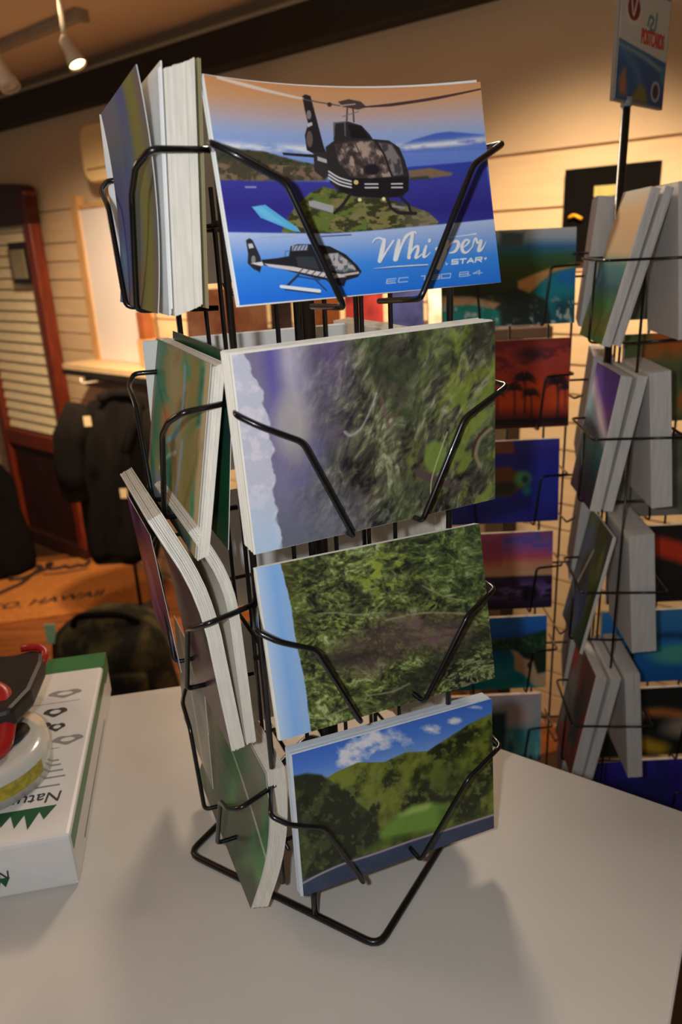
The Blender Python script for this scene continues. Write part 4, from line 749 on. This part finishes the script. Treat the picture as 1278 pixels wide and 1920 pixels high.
p = rp([(-150, 985), (1030, 985), (1010, 1620), (-150, 1640)]); p.grad([(985, (110, 50, 78)), (1050, (96, 70, 130)), (1130, (120, 64, 120)), (1190, (180, 76, 96)), (1240, (206, 140, 110)), (1340, (196, 156, 118)), (1360, (28, 20, 40)), (1480, (86, 66, 116)), (1560, (34, 22, 46)), (1620, (16, 10, 20))]); n = p.noise(.008, .02, 124, 4); p.mix(N(n, .52, .64)*N(p.Y, 1200, 1100)*.7, (70, 70, 150)); p.mix(N(n, .5, .6)*N(p.Y, 1350, 1380), (24, 16, 34)); p.ell(800, 1500, 90, 60, (14, 10, 20), .3); p.ell(620, 1400, 80, 40, (24, 16, 32), .3); p.mix(N(p.X, 540, 520)*N(p.Y, 1300, 1200)*.7, (130, 52, 70)); r.append(p)
p = rp([(-450, 190), (905, 195), (890, 985), (-420, 985)]); p.grad([(190, (40, 104, 176)), (330, (34, 96, 180)), (400, (24, 70, 150)), (460, (14, 44, 50)), (560, (14, 60, 96)), (800, (20, 104, 120)), (985, (22, 100, 104))]); p.poly([(460, 430), (600, 420), (700, 390), (905, 350), (905, 700), (700, 640), (560, 560), (-400, 560), (-400, 470)], (18, 40, 30), 14); p.poly([(480, 560), (560, 590), (620, 650), (780, 660), (905, 720), (905, 985), (760, 970), (620, 830), (520, 780), (520, 640)], (176, 150, 116), 16); p.poly([(560, 560), (760, 600), (905, 620), (905, 820), (790, 840), (740, 700), (640, 660)], (20, 28, 22), 14); p.ell(700, 740, 26, 40, (14, 18, 16)); p.mix(N(p.noise(.03, .03, 126), .55, .65)*N(p.Y, 600, 520)*N(p.Y, 400, 450), (44, 70, 36)); r.append(p)
p = rp([(-450, 1030), (860, 1010), (850, 1650), (-430, 1650)]); p.grad([(1010, (176, 150, 160)), (1060, (150, 150, 160)), (1200, (140, 150, 158)), (1320, (120, 140, 146)), (1360, (50, 110, 118)), (1580, (76, 140, 146)), (1610, (20, 60, 80)), (1650, (16, 40, 60))]); p.ell(600, 1200, 150, 90, (186, 160, 156), .7, .8); p.mix(N(p.noise(.03, .006, 128), .5, .62)*N(p.Y, 1340, 1400)*.6, (130, 180, 180)); p.poly([(-450, 1180), (430, 1180), (420, 1650), (-450, 1650)], (24, 44, 50), 30); p.ell(480, 1520, 50, 80, (30, 70, 70), .5); r.append(p)
LB = ['aerial green bay with curved beach', 'orange sunset with black palm trees', 'deep blue sea with a small brown island', 'purple and pink sunset over dark rocks', 'turquoise cove with overhanging trees', 'pale waterfall above teal pool']
G2 = 'landscape postcards on the tall spinner rack'
for i, pp in enumerate(r):
    zt_ = ROW6[i]; dl = (0, 0, -.006, -.008, -.010, -.012)[i]
    postcard(FF, [(.024, zt_-.1045), (.012, zt_)], .154, pp, 'postcard of %s on the spinner rack' % LB[i], .205+dl, 0, None, 0, G2, 3.6)
    stack(FF, [(.024, zt_-.1045), (.012, zt_)], .154, .006, 'pack of cards behind the postcard of %s' % LB[i], .205+dl, .0005, None, 0, rs=40+i, group='packs on the tall spinner rack')
RS = [('grey-green hillside', soft([(70, 74, 60), (90, 96, 70), (40, 50, 44)], 130, 50, 34)), ('orange evening sky over dark land', soft([(60, 70, 40), (150, 80, 30), (30, 34, 30)], 133, 50, 34)), ('grey-green fern forest', soft([(54, 62, 50), (76, 84, 60), (90, 88, 80)], 136, 50, 34)),
      ('red glowing lava on black', None), ('blue curling wave', None), ('yellow leaves on a dark ground', None), ('deep violet blue water', soft([(26, 22, 84), (34, 30, 110), (20, 24, 70)], 139, 50, 34))]
p = Paint(60, 40); p.C[:] = (14, 12, 12); p.curve([(0, .12), (.3, .22), (.6, .35), (1, .6)], .22, (200, 56, 26), .05); p.curve([(0, .05), (.2, .16)], .12, (220, 110, 40), .05); RS[3] = (RS[3][0], p)
p = Paint(60, 40); p.grad([(0, (50, 110, 160)), (.4, (26, 96, 160)), (1, (20, 70, 130))]); p.curve([(.25, .75), (.3, .45), (.6, .35), (1, .45)], .08, (14, 40, 70), .04); p.ell(.7, .62, .25, .14, (60, 130, 120), .4); RS[4] = (RS[4][0], p)
p = Paint(60, 40); p.C[:] = (16, 20, 20); p.curve([(.1, .4), (.35, .75), (.6, .9)], .18, (150, 120, 30), .06); p.curve([(.3, .4), (.6, .36), (1, .5)], .1, (170, 100, 50), .06); p.ell(.85, .6, .2, .15, (110, 100, 90), .5); RS[5] = (RS[5][0], p)
for i, (lb, pp) in enumerate(RS):
    zt_ = ROW6[i]; postcard(FF, [(.024, zt_-.1045), (.012, zt_)], .154, pp, 'postcard of %s right of the spinner rack pole' % lb, .424, 0, None, 0, G2, 3.6)
    stack(FF, [(.024, zt_-.1045), (.012, zt_)], .154, .006, 'pack of cards behind the postcard of %s' % lb, .424, .0005, None, 0, rs=60+i, group='packs on the tall spinner rack')
# portrait packs seen end-on: left-facing column, right-facing column and a rear column
p = Paint(50, 90); p.grad([(0, (176, 176, 168)), (.15, (190, 158, 118)), (.4, (170, 150, 120)), (.5, (40, 90, 100)), (.62, (30, 70, 84)), (.75, (44, 84, 40)), (.9, (90, 90, 40)), (1, (50, 96, 50))]); b0_ = p
p = Paint(50, 90); p.grad([(0, (60, 40, 120)), (.2, (70, 50, 140)), (.3, (96, 60, 120)), (.45, (30, 50, 60)), (.6, (20, 70, 76)), (.8, (30, 40, 44)), (1, (44, 26, 40))]); p.poly([(0, .1), (1, .42), (1, .5), (0, .3)], (200, 190, 210), .06); p.poly([(0, .2), (.5, .4), (0, .42)], (120, 170, 190), .06); b1_ = p
b2_ = soft([(30, 46, 20), (56, 66, 24), (24, 30, 30), (40, 54, 84)], 150, 40, 70); b2_.curve([(.5, .25), (.25, .6)], .02, (180, 190, 180), .012)
b3_ = soft([(70, 46, 50), (60, 66, 70), (90, 30, 26), (30, 34, 36)], 153, 40, 70)
BL = ['beige sky over teal coast', 'violet sky with a bright streak', 'dark green forest with a thin pale line', 'dull red and grey shore']
BT = (.020, .026, .007, .028); EDGE = mat('grey_card_edge', (226, 224, 222), .7, .06, 300, stretch=(1, 1, .1))
for i, zb_ in enumerate(BZ):
    ln = .012 if i == 0 else 0; pr = [(.046, zb_), (.016+BT[i]*.3-ln, zb_+.149)]; pb_ = (b0_, b1_, b2_, b3_)[i]
    postcard(BF, pr, .098, pb_, 'portrait card of %s on the spinner rack' % BL[i], -.051, 0, None, 0, 'portrait postcards on the tall spinner rack', 2.2, rough=.6)
    stack(BF, pr, .102, BT[i]*.45, 'front pack behind the portrait card of %s' % BL[i], -.051, .0005, None, 0, rs=80+i, m=EDGE, group='packs on the tall spinner rack')
    if i != 2: stack(BF, [(.046-BT[i]*.55, zb_), (.016-BT[i]*.35-ln, zb_+.149)], .102, BT[i]*.4, 'rear pack behind the portrait card of %s' % BL[i], -.051, .0005, None, 0, rs=90+i, m=EDGE, group='packs on the tall spinner rack')
    stack(CFm, [(.046, zb_+.004), (.030, zb_+.153)], .102, (.012, .022, .028, .018)[i], ('pack of cards facing right in the %s pocket beside the spinner pole' % ('top', 'second', 'third', 'bottom')[i]), .051, 0, None, 0, rs=100+i, m=EDGE, group='packs on the tall spinner rack')
AY = .884; AF = Frame(V(.318, AY, 0), V(-math.sin(.27), -math.cos(.27), 0), V(-1, 0, 0))
for i, (px, hh) in enumerate((((1084, 612), .140), ((1080, 868), .130), ((1066, 1088), .140), ((1054, 1288), .130), ((1045, 1480), .12))):
    q = at_y(px, AY); wo = .318-q[0]; zb_ = q[2]; nm = ('top', 'second', 'third', 'fourth', 'lowest')[i]; pr = [(wo, zb_), (wo-.012, zb_+hh)]
    stack(AF, pr, .10, (.028, .024, .024, .024, .022)[i], 'grey-edged pack of cards in the %s rear pocket left of the spinner pole' % nm, -.05, 0.001, None, 0, rs=110+i, m=EDGE, group='packs on the tall spinner rack')
    postcard(AF, pr, .098, soft([(40, 40, 70), (60, 60, 90), (30, 40, 60)], 160+i, 20, 30), 'dark blue card on the %s rear pack of the spinner rack' % nm, -.05, 0, None, 0, 'portrait postcards on the tall spinner rack', 1.0, rough=.6)
    MB().tube([V(.302, AY+.02, zb_+.08), V(.318-wo-.006, AY+.004, zb_+.08), V(.318-wo-.008, AY+.10, zb_+.08)], .0014, 6, fillet=.005).build('pocket_wire', BLACK, rk2, True)

# sign on top of the rack pole
sb, sr = at_y((1147, 180), .85), at_y((1235, 208), .93); st_ = at_y((1167, -40), .85); sg = thing('rack_sign', (sb+sr)/2, 'white and blue postcards sign on top of the spinner rack', 'sign')
xd = sr-sb; xd[2] = 0; SW = np.linalg.norm(xd); xd = xd/SW; SH = st_[2]-sb[2]; nd = np.cross(xd, ZV)
p = Paint(120, 180); p.C[:] = (214, 206, 190); X, Y = p.X, p.Y
p.mix(np.clip((Y-(.47+.10*X))/.02+.5, 0, 1), (40, 92, 140)); p.mix(N(Y, .55, .9)*N(X, .25, .6), (30, 74, 130)); p.curve([(.02, .52), (.5, .57), (.95, .66)], .03, (170, 176, 170), .03); p.curve([(.05, .55), (.35, .68), (.5, .85)], .08, (110, 140, 170), .05, .6); p.poly([(.9, .6), (1, .62), (1, .8), (.9, .75)], (40, 130, 150), .03)
p.ell(.25, .20, .15, .13, (230, 220, 200), .1); p.ell(.25, .18, .12, .105, (128, 36, 36), .1); p.curve([(.2, .13), (.25, .24), (.3, .1)], .03, (230, 214, 200), .012)
p.poly([(.05, .82), (.12, .72), (.17, .7), (.2, .82), (.22, .95), (.08, .96)], (170, 110, 90), .03); p.ell(.82, .86, .1, .1, (190, 180, 190), .1); p.ell(.82, .86, .065, .07, (50, 40, 50), .2); p.poly([(.38, .9), (.45, .84), (.6, .84), (.68, 1), (.3, 1)], (130, 120, 60), .04); p.curve([(.55, .28), (.58, .2), (.66, .22), (.6, .3), (.7, .3), (.72, .16)], .025, (60, 110, 110), .012)
SF = Frame((sb+sr)/2, xd, nd)
sgn = postcard(SF, [(.0, 0), (.0, SH)], SW, p, 'x', 0, -.003, None, 0, None, 1.1, 'sign_panel', seg=(1, 1)); sgn.parent = sg; sgn.matrix_parent_inverse = sg.matrix_world.inverted()
for k_ in ('label', 'category', 'group'):
    if k_ in sgn: del sgn[k_]
text_mesh('lettering', 'POSTCARDS', .019, sb+xd*(SW*.42)+V(0, 0, SH*.52)+nd*.0036, xd, ZV-xd*.0, mat('sign_red', (206, 72, 44), .5), sg, sx=SW*.53/.115, bold=.0004)
MB().box((sb+sr)/2+V(0, 0, SH/2)+nd*.0005, (SW+.004, .004, SH+.004), (xd, nd, ZV)).build('clear_holder', mat('grey_acrylic', (150, 140, 130), .2, .02), sg)
MB().tube([V(R2[0], R2[1], .565), V(R2[0], R2[1], (sb[2]+sr[2])/2+.004)], .006, 10).build('collar', mat('grey_collar', (150, 150, 150), .4), sg, True)

# ================================================================== BOOKS BEYOND THE RACK
sy = 1.55; q0 = at_y((250, 640), sy); q1 = at_y((985, 640), sy); zs = at_y((640, 628), sy)[2]
ds = thing('display_shelf', V((q0[0]+q1[0])/2, sy+.08, FLOOR), 'dark wooden display stand with a row of picture books behind the rack', 'display stand')
DKW = mat('dark_wood', (48, 34, 26), .5, .15, 10, stretch=(1, 6, 1))
MB().box(V((q0[0]+q1[0])/2+.1, sy+.10, zs-.012), (q1[0]-q0[0]-.1, .24, .024)).build('top_board', DKW, ds, bevel=.002)
for x_ in (q0[0]+.22, q1[0]-.02): MB().box(V(x_, sy+.10, (FLOOR+zs-.024)/2), (.03, .2, zs-.024-FLOOR)).build('side_panel', DKW, ds)
BK = [(345, 500, (208, 116, 88), .10, 'salmon pink'), (505, 548, (56, 36, 26), .09, 'dark brown'), (556, 640, (120, 66, 28), .10, 'brown and gold'), (646, 722, (122, 36, 36), .105, 'dark red'), (730, 798, (34, 40, 84), .11, 'navy blue'), (803, 836, (206, 176, 150), .10, 'pale beige'), (935, 962, (150, 150, 180), .11, 'lavender grey'), (965, 1000, (40, 40, 76), .115, 'midnight blue')]
for xa, xb, c, h_, nm in BK:
    A, B = at_y((xa, 600), sy), at_y((xb, 600), sy); cx0 = (A[0]+B[0])/2; wd_ = B[0]-A[0]-.004
    bk = thing('picture_book', V(cx0, sy, zs), '%s picture book standing on the dark display stand' % nm, 'book', 'picture books on the display stand')
    tl_ = V(0, .18, 1); tl_ /= np.linalg.norm(tl_); bn = np.cross(V(1, 0, 0), tl_)
    cc = V(cx0, sy+.02, zs)+tl_*(h_/2)
    m_ = mat('cover_'+nm.replace(' ', '_'), c, .35, .0, 22, rgb2=tuple(min(255, int(v*1.5+14)) for v in c))
    for o_ in (-.009, .009): MB().box(cc+bn*-o_, (wd_, .002, h_), (V(1, 0, 0), bn, tl_)).build('cover', m_, bk)
    MB().box(cc, (wd_-.006, .016, h_-.004), (V(1, 0, 0), bn, tl_)).build('pages', PAPER, bk)
